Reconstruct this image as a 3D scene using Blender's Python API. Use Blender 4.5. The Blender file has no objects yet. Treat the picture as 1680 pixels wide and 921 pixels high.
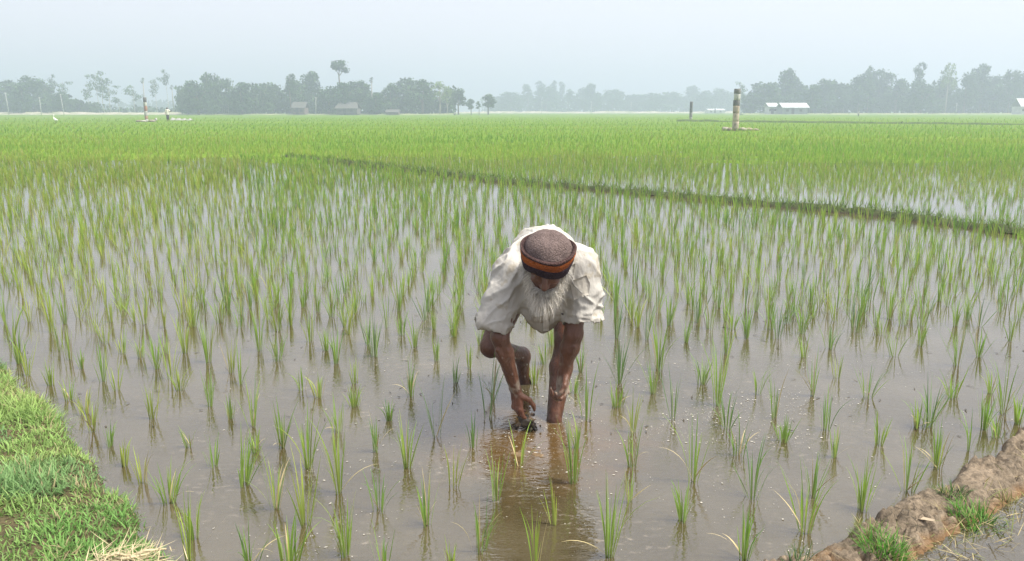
import bpy, math, random
import numpy as np
from mathutils import Vector, Matrix
from mathutils.bvhtree import BVHTree

random.seed(7)
RNG = np.random.default_rng(11)
R = math.radians
scene = bpy.context.scene
COL = scene.collection

# ------------------------------------------------------------------ camera, sky, sun, exposure
PITCH = R(12.09)
CAM_H = 1.4
FPX = 1300.0
cam_d = bpy.data.cameras.new("camera")
cam_d.sensor_width = 36.0
cam_d.lens = 36.0 * FPX / 1680.0
cam_d.clip_start = 0.05
cam_d.clip_end = 6000.0
cam = bpy.data.objects.new("camera", cam_d)
cam.location = (0, 0, CAM_H)
cam.rotation_euler = (math.pi / 2 - PITCH, 0, 0)
COL.objects.link(cam)
scene.camera = cam

SUN_EL, SUN_ROT = R(58), R(100)
world = bpy.data.worlds.new("World")
scene.world = world
world.use_nodes = True
wn = world.node_tree
wn.nodes.clear()
w_out = wn.nodes.new("ShaderNodeOutputWorld")
w_bg = wn.nodes.new("ShaderNodeBackground")
w_sky = wn.nodes.new("ShaderNodeTexSky")
w_sky.sky_type = 'NISHITA'
w_sky.sun_disc = False
w_sky.sun_elevation = SUN_EL
w_sky.sun_rotation = SUN_ROT
w_sky.air_density = 1.0
w_sky.dust_density = 6.0
w_sky.ozone_density = 1.0
w_mix = wn.nodes.new("ShaderNodeMix")
w_mix.data_type = 'RGBA'
w_mix.inputs[0].default_value = 0.85
w_mix.inputs[7].default_value = (4.25, 4.2, 4.5, 1)      # veil of bright haze over the sky
w_bg.inputs[1].default_value = 0.10
wn.links.new(w_sky.outputs[0], w_mix.inputs[6])
wn.links.new(w_mix.outputs[2], w_bg.inputs[0])
wn.links.new(w_bg.outputs[0], w_out.inputs[0])

sun_d = bpy.data.lights.new("sun", 'SUN')
sun_d.energy = 3.2
sun_d.angle = R(16)
sun_d.color = (1.0, 0.95, 0.86)
sun = bpy.data.objects.new("sun", sun_d)
sdir = Vector((math.sin(SUN_ROT) * math.cos(SUN_EL), math.cos(SUN_ROT) * math.cos(SUN_EL), math.sin(SUN_EL)))
sun.rotation_euler = sdir.to_track_quat('Z', 'Y').to_euler()
sun.location = (20, 10, 40)
COL.objects.link(sun)

scene.view_settings.view_transform = 'Standard'
scene.view_settings.look = 'None'
scene.view_settings.exposure = 1.4
scene.view_settings.gamma = 1.0
scene.view_settings.use_curve_mapping = False
scene.render.engine = 'CYCLES'
scene.cycles.use_denoising = True
scene.cycles.max_bounces = 8
scene.cycles.volume_bounces = 1
scene.cycles.transparent_max_bounces = 12
scene.cycles.caustics_reflective = False
scene.cycles.caustics_refractive = False

HAZE_DENSITY = 0.0024
HAZE_COLOR = (0.565, 0.64, 0.785, 1)

# ------------------------------------------------------------------ pixel <-> place
_cp, _sp = math.cos(PITCH), math.sin(PITCH)
def ray(px, py):
    u = (px - 840.0) / FPX; v = (460.5 - py) / FPX
    return np.array((u, _cp + v * _sp, -_sp + v * _cp))
def G(px, py, z=0.0):
    d = ray(px, py); t = (z - CAM_H) / d[2]
    return np.array((d[0] * t, d[1] * t, z))
def P(px, py, Y):
    d = ray(px, py); t = Y / d[1]
    return np.array((d[0] * t, Y, CAM_H + d[2] * t))

# ------------------------------------------------------------------ numpy noise
def _hash(ix, iy, iz, seed):
    with np.errstate(over='ignore'):
        h = ix.astype(np.uint32) * np.uint32(374761393) + iy.astype(np.uint32) * np.uint32(668265263) + iz.astype(np.uint32) * np.uint32(2147483647) + np.uint32((seed * 974634541) & 0xffffffff)
        h = (h ^ (h >> np.uint32(13))) * np.uint32(1274126177)
        h ^= h >> np.uint32(16)
        h = h * np.uint32(2246822519); h ^= h >> np.uint32(15)
    return h.astype(np.float64) / 4294967295.0
def vnoise(p, f=1.0, seed=0):
    q = np.asarray(p, float) * f
    i = np.floor(q).astype(np.int64); w = q - i
    w = w * w * (3 - 2 * w)
    r = 0
    for a in (0, 1):
        wa = w[..., 0] if a else 1 - w[..., 0]
        for b in (0, 1):
            wb = w[..., 1] if b else 1 - w[..., 1]
            for c in (0, 1):
                wc = w[..., 2] if c else 1 - w[..., 2]
                r = r + wa * wb * wc * _hash(i[..., 0] + a, i[..., 1] + b, i[..., 2] + c, seed)
    return r * 2 - 1
def fbm(p, f=1.0, o=4, seed=0, gain=0.5):
    a, s, r = 1.0, 0.0, 0
    for k in range(o):
        r = r + a * vnoise(p, f, seed + k); s += a; a *= gain; f *= 2.03
    return r / s
def sstep(a, b, x):
    t = np.clip((x - a) / (b - a), 0, 1)
    return t * t * (3 - 2 * t)

# ------------------------------------------------------------------ mesh helpers
def np_mesh(name, V, F, tint=None, smooth=True, mats=None, fmat=None):
    V = np.asarray(V, np.float32); F = np.asarray(F, np.int32)
    me = bpy.data.meshes.new(name)
    n, k = F.shape
    me.vertices.add(len(V)); me.vertices.foreach_set('co', V.ravel())
    me.loops.add(n * k); me.loops.foreach_set('vertex_index', F.ravel())
    me.polygons.add(n)
    me.polygons.foreach_set('loop_start', np.arange(0, n * k, k, dtype=np.int32))
    try:
        me.polygons.foreach_set('loop_total', np.full(n, k, np.int32))
    except Exception:
        pass
    me.polygons.foreach_set('use_smooth', np.full(n, smooth))
    if tint is not None:
        t = np.asarray(tint, np.float32)
        if t.shape[1] == 3:
            t = np.concatenate([t, np.ones((len(t), 1), np.float32)], 1)
        a = me.attributes.new('tint', 'FLOAT_COLOR', 'POINT')
        a.data.foreach_set('color', t.ravel())
    if mats:
        for m in mats: me.materials.append(m)
    if fmat is not None:
        me.polygons.foreach_set('material_index', np.asarray(fmat, np.int32))
    me.update(calc_edges=True)
    return me

class MB:
    """collects pieces of one mesh (quads)"""
    def __init__(s): s.V = []; s.F = []; s.T = []; s.n = 0
    def add(s, V, F, tint=None):
        V = np.asarray(V, float); F = np.asarray(F, int)
        s.V.append(V); s.F.append(F + s.n); s.n += len(V)
        s.T.append(np.tile(np.asarray(tint if tint is not None else (1, 1, 1), float), (len(V), 1)) if tint is None or np.ndim(tint) == 1 else np.asarray(tint, float))
    def box(s, c, size, rot=None, tint=None):
        c = np.asarray(c, float); h = np.asarray(size, float) / 2
        V = np.array([(x, y, z) for x in (-1, 1) for y in (-1, 1) for z in (-1, 1)], float) * h
        if rot is not None: V = V @ np.array(rot).T
        F = [(0, 1, 3, 2), (4, 6, 7, 5), (0, 4, 5, 1), (2, 3, 7, 6), (0, 2, 6, 4), (1, 5, 7, 3)]
        s.add(V + c, F, tint)
    def tube(s, pts, rad, seg=8, tint=None, cap=True):
        pts = np.asarray(pts, float); n = len(pts)
        rad = np.broadcast_to(np.asarray(rad, float), (n,))
        tg = np.gradient(pts, axis=0); tg /= np.linalg.norm(tg, axis=1)[:, None] + 1e-12
        ref = np.array((0, 0, 1.0)) if abs(tg[0][2]) < 0.9 else np.array((1.0, 0, 0))
        V = []
        for i in range(n):
            a = np.cross(tg[i], ref); a /= np.linalg.norm(a) + 1e-12; b = np.cross(tg[i], a)
            an = np.arange(seg) * 2 * math.pi / seg
            V.append(pts[i] + rad[i] * (np.cos(an)[:, None] * a + np.sin(an)[:, None] * b))
        V = np.concatenate(V)
        F = [(i * seg + j, i * seg + (j + 1) % seg, (i + 1) * seg + (j + 1) % seg, (i + 1) * seg + j) for i in range(n - 1) for j in range(seg)]
        if cap:
            k = len(V); V = np.concatenate([V, pts[:1], pts[-1:]])
            for j in range(0, seg, 2):
                F.append((k, (j + 2) % seg, (j + 1) % seg, j))
                o = (n - 1) * seg
                F.append((k + 1, o + j, o + (j + 1) % seg, o + (j + 2) % seg))
        s.add(V, F, tint)
    def lathe(s, prof, seg=24, center=(0, 0, 0), tint=None):
        V = [(r * math.cos(a), r * math.sin(a), z) for r, z in prof for a in np.arange(seg) * 2 * math.pi / seg]
        F = [(i * seg + j, i * seg + (j + 1) % seg, (i + 1) * seg + (j + 1) % seg, (i + 1) * seg + j) for i in range(len(prof) - 1) for j in range(seg)]
        s.add(np.array(V) + np.asarray(center, float), F, tint)
    def mesh(s, name, smooth=True):
        return np_mesh(name, np.concatenate(s.V), np.concatenate(s.F), np.concatenate(s.T), smooth)

def obj(name, me, mat=None, parent=None):
    o = bpy.data.objects.new(name, me)
    if mat is not None and me is not None and not me.materials: me.materials.append(mat)
    COL.objects.link(o)
    if parent is not None: o.parent = parent
    return o
def tag(o, label=None, cat=None, group=None, kind=None):
    if label: o['label'] = label
    if cat: o['category'] = cat
    if group: o['group'] = group
    if kind: o['kind'] = kind
    return o
def thing(name, label, cat, loc=(0, 0, 0), rz=0.0, group=None):
    o = bpy.data.objects.new(name, None)
    o.location = loc; o.rotation_euler = (0, 0, rz); o.empty_display_size = 0.1
    COL.objects.link(o)
    return tag(o, label, cat, group)

# ------------------------------------------------------------------ signed distance modelling
class SDF:
    def __init__(s, lo, hi, h):
        s.lo = np.asarray(lo, float); s.h = h
        s.n = np.ceil((np.asarray(hi, float) - s.lo) / h).astype(int) + 1
        s.D = np.full(s.n, 1.0, np.float32)
    def _sub(s, lo, hi):
        a = np.clip(np.floor((lo - s.lo) / s.h).astype(int), 0, s.n - 1)
        b = np.clip(np.ceil((hi - s.lo) / s.h).astype(int) + 1, 1, s.n)
        sl = tuple(slice(a[i], max(b[i], a[i] + 1)) for i in range(3))
        g = [s.lo[i] + s.h * np.arange(sl[i].start, sl[i].stop) for i in range(3)]
        X, Y, Z = np.meshgrid(*g, indexing='ij')
        return sl, np.stack([X, Y, Z], -1)
    def _join(s, sl, d, k, cut=False):
        A = s.D[sl]
        if cut:
            s.D[sl] = np.maximum(A, -d); return
        if k <= 0: s.D[sl] = np.minimum(A, d); return
        h = np.clip(0.5 + 0.5 * (A - d) / k, 0, 1)
        s.D[sl] = A * (1 - h) + d * h - k * h * (1 - h)
    def cap(s, a, b, ra, rb, k=0.01, flat=None, cut=False, squash=None):
        a = np.asarray(a, float); b = np.asarray(b, float); m = max(ra, rb) * (1.6 if squash is not None else 1) + max(k, 0) + 4 * s.h
        sl, p = s._sub(np.minimum(a, b) - m, np.maximum(a, b) + m)
        ab = b - a; L = ab @ ab
        t = ((p - a) @ ab) / L
        tc = np.clip(t, 0, 1)
        q = p - a - tc[..., None] * ab
        if squash is not None:
            ax, f = squash; ax = np.asarray(ax, float); ax /= np.linalg.norm(ax)
            q = q + (q @ ax)[..., None] * ax * (1 / f - 1)
        d = np.linalg.norm(q, axis=-1) - (ra + (rb - ra) * tc)
        if flat: d = np.maximum(d, (t - 1) * math.sqrt(L))
        s._join(sl, d.astype(np.float32), k, cut)
    def ell(s, c, r, axes=None, k=0.01, cut=False):
        c = np.asarray(c, float); r = np.asarray(r, float); m = r.max() + max(k, 0) + 4 * s.h
        sl, p = s._sub(c - m, c + m)
        q = p - c
        if axes is not None: q = q @ np.asarray(axes, float).T
        k0 = np.linalg.norm(q / r, axis=-1); k1 = np.linalg.norm(q / (r * r), axis=-1) + 1e-9
        s._join(sl, (k0 * (k0 - 1) / k1).astype(np.float32), k, cut)
    def displace(s, fn, band=0.03):
        m = np.abs(s.D) < band
        i = np.argwhere(m)
        s.D[m] += fn(s.lo + i * s.h).astype(np.float32)
    def surface(s):
        D = s.D; S = D < 0
        n = np.array(D.shape)
        cnt = np.zeros(n - 1, np.uint8)
        C = [(a, b, c) for a in (0, 1) for b in (0, 1) for c in (0, 1)]
        for a, b, c in C: cnt += S[a:n[0] - 1 + a, b:n[1] - 1 + b, c:n[2] - 1 + c]
        I = np.argwhere((cnt > 0) & (cnt < 8))
        acc = np.zeros((len(I), 3)); w = np.zeros(len(I))
        for e0 in C:
            for ax in range(3):
                if e0[ax]: continue
                e1 = list(e0); e1[ax] = 1
                A = D[tuple((I + e0).T)].astype(float); B = D[tuple((I + e1).T)].astype(float)
                m = (A < 0) != (B < 0)
                t = np.where(m, A / np.where(m, A - B, 1), 0)
                pos = np.tile(np.array(e0, float), (len(I), 1)); pos[:, ax] += t
                acc[m] += pos[m]; w[m] += 1
        V = s.lo + s.h * (I + acc / w[:, None])
        idx = np.full(n - 1, -1, np.int32); idx[tuple(I.T)] = np.arange(len(I))
        Q = []
        for ax in range(3):
            u, v = (ax + 1) % 3, (ax + 2) % 3
            s0 = [slice(None)] * 3; s1 = [slice(None)] * 3
            s0[ax] = slice(0, n[ax] - 1); s1[ax] = slice(1, n[ax])
            A = S[tuple(s0)]; B = S[tuple(s1)]
            E = np.argwhere(A != B)
            E = E[(E[:, u] > 0) & (E[:, v] > 0) & (E[:, u] < n[u] - 1) & (E[:, v] < n[v] - 1)]
            inside = A[tuple(E.T)]
            def cell(du, dv):
                c = E.copy(); c[:, u] += du; c[:, v] += dv
                return idx[tuple(c.T)]
            q = np.stack([cell(-1, -1), cell(0, -1), cell(0, 0), cell(-1, 0)], 1)
            q[~inside] = q[~inside][:, ::-1]
            Q.append(q)
        return V, np.concatenate(Q)

def relax(V, F, it=2, lam=0.5):
    e = np.concatenate([F[:, [0, 1]], F[:, [1, 2]], F[:, [2, 3]], F[:, [3, 0]]])
    for _ in range(it):
        A = np.zeros_like(V); c = np.zeros(len(V))
        np.add.at(A, e[:, 0], V[e[:, 1]]); np.add.at(c, e[:, 0], 1)
        np.add.at(A, e[:, 1], V[e[:, 0]]); np.add.at(c, e[:, 1], 1)
        V = V + lam * (A / np.maximum(c, 1)[:, None] - V)
    return V

# ------------------------------------------------------------------ materials
def mat(name):
    m = bpy.data.materials.new(name); m.use_nodes = True
    nt = m.node_tree; b = nt.nodes["Principled BSDF"]
    return m, nt, b
def node(nt, t, **kw):
    n = nt.nodes.new(t)
    for k, v in kw.items(): setattr(n, k, v)
    return n
def noise_fac(nt, scale, detail=4, lo=0.35, hi=0.65, stretch=None, rough=0.55):
    tc = node(nt, "ShaderNodeTexCoord")
    src = tc.outputs['Object']
    if stretch:
        mp = node(nt, "ShaderNodeMapping"); mp.inputs['Scale'].default_value = stretch
        nt.links.new(src, mp.inputs[0]); src = mp.outputs[0]
    nz = node(nt, "ShaderNodeTexNoise"); nz.inputs['Scale'].default_value = scale; nz.inputs['Detail'].default_value = detail
    nz.inputs['Roughness'].default_value = rough
    nt.links.new(src, nz.inputs['Vector'])
    mr = node(nt, "ShaderNodeMapRange"); mr.inputs[1].default_value = lo; mr.inputs[2].default_value = hi
    nt.links.new(nz.outputs['Fac'], mr.inputs[0])
    return mr.outputs[0]
def mix(nt, fac, a, b, blend='MIX'):
    m = node(nt, "ShaderNodeMix", data_type='RGBA', blend_type=blend)
    for s, i in ((fac, 0), (a, 6), (b, 7)):
        if isinstance(s, (tuple, list)): m.inputs[i].default_value = (*s[:3], 1)
        elif isinstance(s, (int, float)): m.inputs[i].default_value = s
        else: nt.links.new(s, m.inputs[i])
    return m.outputs[2]
def bump(nt, b, h, strength=0.3, dist=0.01):
    bp = node(nt, "ShaderNodeBump"); bp.inputs['Strength'].default_value = strength; bp.inputs['Distance'].default_value = dist
    nt.links.new(h, bp.inputs['Height']); nt.links.new(bp.outputs[0], b.inputs['Normal'])
    return bp
def attr(nt, name='tint'):
    a = node(nt, "ShaderNodeAttribute"); a.attribute_name = name
    return a.outputs['Color']
def simple(name, c, rough=0.8, c2=None, scale=8, bumps=0.0, bscale=30, spec=0.3):
    m, nt, b = mat(name)
    b.inputs['Roughness'].default_value = rough; b.inputs['Specular IOR Level'].default_value = spec
    if c2 is None: b.inputs['Base Color'].default_value = (*c, 1)
    else: nt.links.new(mix(nt, noise_fac(nt, scale), c, c2), b.inputs['Base Color'])
    if bumps: bump(nt, b, noise_fac(nt, bscale, 6, 0.2, 0.8), bumps, 0.02)
    return m
def tinted(name, rough=0.55, trans=0.0, spec=0.3):
    m, nt, b = mat(name)
    c = attr(nt)
    nt.links.new(c, b.inputs['Base Color'])
    b.inputs['Roughness'].default_value = rough; b.inputs['Specular IOR Level'].default_value = spec
    if trans > 0:
        t = node(nt, "ShaderNodeBsdfTranslucent"); nt.links.new(c, t.inputs[0])
        ms = node(nt, "ShaderNodeMixShader"); ms.inputs[0].default_value = trans
        out = nt.nodes["Material Output"]
        nt.links.new(b.outputs[0], ms.inputs[1]); nt.links.new(t.outputs[0], ms.inputs[2]); nt.links.new(ms.outputs[0], out.inputs[0])
    return m

M = {}
M['leaf'] = tinted('rice_leaf', 0.5, 0.48, 0.3)
M['grass'] = tinted('grass_leaf', 0.55, 0.42, 0.25)
M['foliage'] = tinted('foliage', 0.7, 0.2, 0.2)
M['bark'] = tinted('bark', 0.9)
M['straw'] = tinted('straw', 0.8, 0.15)
M['painted'] = tinted('mixed_surface', 0.85)
M['skin'] = None

HAND = G(858, 703)
FOOT = G(908, 688)

# water: murky, partly see-through, mirror-like at a slant
def water_material():
    m, nt, b = mat('paddy_water')
    nt.nodes.remove(b)
    out = nt.nodes["Material Output"]
    tc = node(nt, "ShaderNodeTexCoord")
    geo = node(nt, "ShaderNodeNewGeometry")
    # ripples: fine everywhere, stronger in the stirred water round the farmer
    mp = node(nt, "ShaderNodeMapping"); mp.inputs['Scale'].default_value = (1.0, 2.2, 1); nt.links.new(tc.outputs['Object'], mp.inputs[0])
    n1 = node(nt, "ShaderNodeTexNoise"); n1.inputs['Scale'].default_value = 9; n1.inputs['Detail'].default_value = 3; nt.links.new(mp.outputs[0], n1.inputs['Vector'])
    n2 = node(nt, "ShaderNodeTexNoise"); n2.inputs['Scale'].default_value = 34; n2.inputs['Detail'].default_value = 2; nt.links.new(mp.outputs[0], n2.inputs['Vector'])
    dist = node(nt, "ShaderNodeVectorMath", operation='DISTANCE'); nt.links.new(geo.outputs['Position'], dist.inputs[0]); dist.inputs[1].default_value = (0.1, 3.7, 0)
    near = node(nt, "ShaderNodeMapRange", interpolation_type='SMOOTHSTEP'); nt.links.new(dist.outputs['Value'], near.inputs[0])
    near.inputs[1].default_value = 0.35; near.inputs[2].default_value = 2.6; near.inputs[3].default_value = 1.0; near.inputs[4].default_value = 0.0
    wv = node(nt, "ShaderNodeTexWave", wave_type='RINGS', rings_direction='SPHERICAL')
    mpw = node(nt, "ShaderNodeMapping"); mpw.inputs['Location'].default_value = (-HAND[0], -HAND[1], 0); nt.links.new(tc.outputs['Object'], mpw.inputs[0])
    nt.links.new(mpw.outputs[0], wv.inputs['Vector'])
    wv.inputs['Scale'].default_value = 6.5; wv.inputs['Distortion'].default_value = 6; wv.inputs['Detail'].default_value = 2; wv.inputs['Detail Scale'].default_value = 1.2
    def mul(a, k):
        x = node(nt, "ShaderNodeMath", operation='MULTIPLY'); nt.links.new(a, x.inputs[0])
        if isinstance(k, float): x.inputs[1].default_value = k
        else: nt.links.new(k, x.inputs[1])
        return x.outputs[0]
    def add(a, c):
        x = node(nt, "ShaderNodeMath", operation='ADD'); nt.links.new(a, x.inputs[0]); nt.links.new(c, x.inputs[1]); return x.outputs[0]
    h = add(add(mul(n1.outputs['Fac'], 0.6), mul(mul(n2.outputs['Fac'], 0.5), near.outputs[0])), mul(mul(wv.outputs['Fac'], 0.13), near.outputs[0]))
    h = add(h, mul(n2.outputs['Fac'], 0.13))
    bp = node(nt, "ShaderNodeBump"); bp.inputs['Strength'].default_value = 0.2; bp.inputs['Distance'].default_value = 0.012
    nt.links.new(h, bp.inputs['Height'])
    # sediment
    blot = noise_fac(nt, 1.6, 5, 0.35, 0.68)
    murk = mix(nt, blot, (0.070, 0.055, 0.022), (0.114, 0.094, 0.050))
    dh = node(nt, "ShaderNodeVectorMath", operation='DISTANCE'); nt.links.new(geo.outputs['Position'], dh.inputs[0]); dh.inputs[1].default_value = (float(HAND[0]) + 0.05, float(HAND[1]) - 0.12, 0)
    wob = mul(noise_fac(nt, 7, 4, 0.2, 0.8), 0.45)
    ds = node(nt, "ShaderNodeMath", operation='SUBTRACT'); nt.links.new(dh.outputs['Value'], ds.inputs[0]); nt.links.new(wob, ds.inputs[1])
    pl = node(nt, "ShaderNodeMapRange", interpolation_type='SMOOTHSTEP'); nt.links.new(ds.outputs[0], pl.inputs[0])
    pl.inputs[1].default_value = -0.15; pl.inputs[2].default_value = 0.42; pl.inputs[3].default_value = 0.75; pl.inputs[4].default_value = 0.0
    murk = mix(nt, pl.outputs[0], murk, (0.135, 0.076, 0.022))
    film = noise_fac(nt, 22, 6, 0.56, 0.66, (1, 1.9, 1), 0.62)
    where = noise_fac(nt, 2.3, 3, 0.46, 0.62)
    nearer = node(nt, "ShaderNodeMapRange", interpolation_type='SMOOTHSTEP'); nt.links.new(dist.outputs['Value'], nearer.inputs[0])
    nearer.inputs[1].default_value = 0.6; nearer.inputs[2].default_value = 2.6; nearer.inputs[3].default_value = 1.0; nearer.inputs[4].default_value = 0.4
    fm = mul(mul(mul(film, where), nearer.outputs[0]), 0.8)
    murk = mix(nt, fm, murk, (0.33, 0.29, 0.24))
    dif = node(nt, "ShaderNodeBsdfDiffuse"); nt.links.new(murk, dif.inputs[0])
    tr = node(nt, "ShaderNodeBsdfTransparent"); tr.inputs[0].default_value = (0.92, 0.84, 0.7, 1)
    ms = node(nt, "ShaderNodeMixShader"); ms.inputs[0].default_value = 0.68
    nt.links.new(tr.outputs[0], ms.inputs[1]); nt.links.new(dif.outputs[0], ms.inputs[2])
    gl = node(nt, "ShaderNodeBsdfGlossy"); gl.inputs['Roughness'].default_value = 0.02; gl.inputs[0].default_value = (1, 1, 1, 1)
    nt.links.new(bp.outputs[0], gl.inputs['Normal'])
    fr = node(nt, "ShaderNodeFresnel"); fr.inputs[0].default_value = 2.25; nt.links.new(bp.outputs[0], fr.inputs['Normal'])
    fr_ = mul(fr.outputs[0], 1.0)
    fk = node(nt, 'ShaderNodeMath', operation='MULTIPLY_ADD'); nt.links.new(fm, fk.inputs[0]); fk.inputs[1].default_value = -0.55; fk.inputs[2].default_value = 1.0
    fr_ = mul(fr.outputs[0], fk.outputs[0])
    m2 = node(nt, "ShaderNodeMixShader")
    nt.links.new(fr_, m2.inputs[0]); nt.links.new(ms.outputs[0], m2.inputs[1]); nt.links.new(gl.outputs[0], m2.inputs[2])
    nt.links.new(m2.outputs[0], out.inputs[0])
    return m
M['water'] = water_material()
M['mud'] = simple('mud_bed', (0.10, 0.062, 0.03), 0.8, (0.17, 0.11, 0.06), 5, 0.4, 18)
m, nt, b = mat('field_green')
f1 = noise_fac(nt, 0.045, 5, 0.38, 0.62, (0.35, 1.6, 1))
f2 = noise_fac(nt, 1.2, 6, 0.3, 0.7)
nt.links.new(mix(nt, f2, mix(nt, f1, (0.105, 0.20, 0.014), (0.165, 0.255, 0.025)), (0.085, 0.155, 0.010)), b.inputs['Base Color'])
b.inputs['Roughness'].default_value = 0.9; b.inputs['Specular IOR Level'].default_value = 0.1
bump(nt, b, noise_fac(nt, 6, 4, 0.2, 0.8), 0.6, 0.15)
M['field'] = m

def dirt_material(name, dark, light, wetc, cracks=0.0):
    m, nt, b = mat(name)
    c = mix(nt, noise_fac(nt, 9, 6, 0.3, 0.7), dark, light)
    c = mix(nt, noise_fac(nt, 60, 4, 0.35, 0.75), c, tuple(x * 0.6 for x in dark))
    if cracks:
        crack_coord = node(nt, "ShaderNodeTexCoord"); nz = node(nt, "ShaderNodeTexNoise"); nz.inputs['Scale'].default_value = 9; nz.inputs['Detail'].default_value = 5
        nt.links.new(crack_coord.outputs['Object'], nz.inputs['Vector'])
        crack_mix = node(nt, "ShaderNodeMix", data_type='RGBA', blend_type='ADD'); crack_mix.inputs[0].default_value = 0.16
        nt.links.new(crack_coord.outputs['Object'], crack_mix.inputs[6]); nt.links.new(nz.outputs['Color'], crack_mix.inputs[7])
        vo = node(nt, "ShaderNodeTexVoronoi", feature='DISTANCE_TO_EDGE'); vo.inputs['Scale'].default_value = 11; nt.links.new(crack_mix.outputs[2], vo.inputs['Vector'])
        cr = node(nt, "ShaderNodeMapRange"); cr.inputs[1].default_value = 0.0; cr.inputs[2].default_value = 0.045; cr.inputs[3].default_value = cracks; cr.inputs[4].default_value = 0.0
        nt.links.new(vo.outputs['Distance'], cr.inputs[0])
        cm = node(nt, "ShaderNodeMath", operation='MULTIPLY'); nt.links.new(cr.outputs[0], cm.inputs[0]); nt.links.new(noise_fac(nt, 5, 3, 0.45, 0.6), cm.inputs[1])
        c = mix(nt, cm.outputs[0], c, tuple(x * 0.25 for x in dark))
    # wet foot of the bank
    geo = node(nt, "ShaderNodeNewGeometry"); sx = node(nt, "ShaderNodeSeparateXYZ"); nt.links.new(geo.outputs['Position'], sx.inputs[0])
    mr = node(nt, "ShaderNodeMapRange"); nt.links.new(sx.outputs['Z'], mr.inputs[0]); mr.inputs[1].default_value = 0.035; mr.inputs[2].default_value = 0.005
    c = mix(nt, mr.outputs[0], c, wetc)
    nt.links.new(c, b.inputs['Base Color'])
    b.inputs['Roughness'].default_value = 0.75; b.inputs['Specular IOR Level'].default_value = 0.25
    bump(nt, b, noise_fac(nt, 70, 8, 0.2, 0.8, rough=0.7), 0.7, 0.012)
    return m
M['dyke'] = dirt_material('dyke_mud', (0.15, 0.118, 0.08), (0.34, 0.265, 0.185), (0.19, 0.11, 0.05), 0.9)
M['bank'] = dirt_material('bank_soil', (0.07, 0.06, 0.025), (0.14, 0.11, 0.055), (0.07, 0.05, 0.028))
M['bund'] = dirt_material('bund_soil', (0.045, 0.065, 0.018), (0.09, 0.105, 0.035), (0.05, 0.045, 0.022))

# ------------------------------------------------------------------ setting: ground, water, field
def sheet(name, x0, x1, y0, y1, z, material, nx=1, ny=1, zf=None):
    X, Y = np.meshgrid(np.linspace(x0, x1, nx + 1), np.linspace(y0, y1, ny + 1), indexing='ij')
    Z = np.full_like(X, z) if zf is None else zf(X, Y)
    V = np.stack([X, Y, Z], -1).reshape(-1, 3)
    i, j = np.meshgrid(np.arange(nx), np.arange(ny), indexing='ij')
    a = (i * (ny + 1) + j).ravel()
    F = np.stack([a, a + ny + 1, a + ny + 2, a + 1], 1)
    return tag(obj(name, np_mesh(name, V, F), material), kind='structure')

sheet('ground', -1600, 1600, -40, 1600, -0.10, M['mud'])
sheet('water', -45, 45, -6, 40, 0.0, M['water'])
def field_z(X, Y):
    X = np.asarray(X, float); Y = np.asarray(Y, float)
    n = vnoise(np.stack([X * 0.35, Y * 0.5, X * 0], -1), 1.0, 55) + 0.6 * vnoise(np.stack([X * 1.1, Y * 1.3, X * 0], -1), 1.0, 56)
    return -0.05 + 0.14 * sstep(17, 36, Y) + 0.035 * n * sstep(50, 34, Y)
sheet('field', -75, 75, 17, 60, 0.1, M['field'], 260, 130, field_z)
sheet('field', -800, 800, 60, 900, 0.1, M['field'], 40, 200, field_z)

def seg_dist(p, pts):
    """distance of points p (N,2) to a polyline; signed: + on the right of its direction. also arclength"""
    best = np.full(len(p), 1e9); sgn = np.zeros(len(p)); arc = np.zeros(len(p)); acc = 0
    for a, b in zip(pts[:-1], pts[1:]):
        ab = b - a; L = math.hypot(*ab)
        t = np.clip(((p - a) @ ab) / (L * L), 0, 1)
        q = p - a - t[:, None] * ab
        d = np.hypot(q[:, 0], q[:, 1])
        m = d < best
        best[m] = d[m]; arc[m] = acc + t[m] * L
        sgn[m] = np.sign(ab[1] * q[m, 0] - ab[0] * q[m, 1])
        acc += L
    return best, sgn, arc

def height_sheet(name, xs, ys, zf, material, keep=-0.09):
    X, Y = np.meshgrid(xs, ys, indexing='ij')
    p = np.stack([X.ravel(), Y.ravel()], 1)
    Z = zf(p)
    V = np.column_stack([p, Z])
    nx, ny = len(xs) - 1, len(ys) - 1
    i, j = np.meshgrid(np.arange(nx), np.arange(ny), indexing='ij')
    a = (i * (ny + 1) + j).ravel()
    F = np.stack([a, a + ny + 1, a + ny + 2, a + 1], 1)
    F = F[(Z[F] > keep).any(1)]
    return tag(obj(name, np_mesh(name, V, F), material), kind='structure')

def G2(l): return np.array([G(x, y)[:2] for x, y in l])
# grassy bank on the left: everything left of this water line is land
BANK = G2([(290, 1000), (296, 930), (238, 842), (164, 752), (114, 696), (56, 642), (0, 592), (-60, 540), (-140, 490)])
def bank_h(p):
    d, s, a = seg_dist(p, BANK)
    p3 = np.column_stack([p, np.zeros(len(p))])
    inl = -s * d + 0.05 * fbm(p3, 6, 3, 5)
    h = -0.12 + 0.17 * sstep(-0.09, 0.12, inl) + 0.04 * sstep(0.1, 0.5, inl)
    return h + 0.018 * fbm(p3, 14, 3, 9) * sstep(-0.05, 0.05, inl)
height_sheet('grassy_bank', np.arange(-4.6, -0.75, 0.022), np.arange(1.7, 6.3, 0.022), bank_h, M['bank'])

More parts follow.
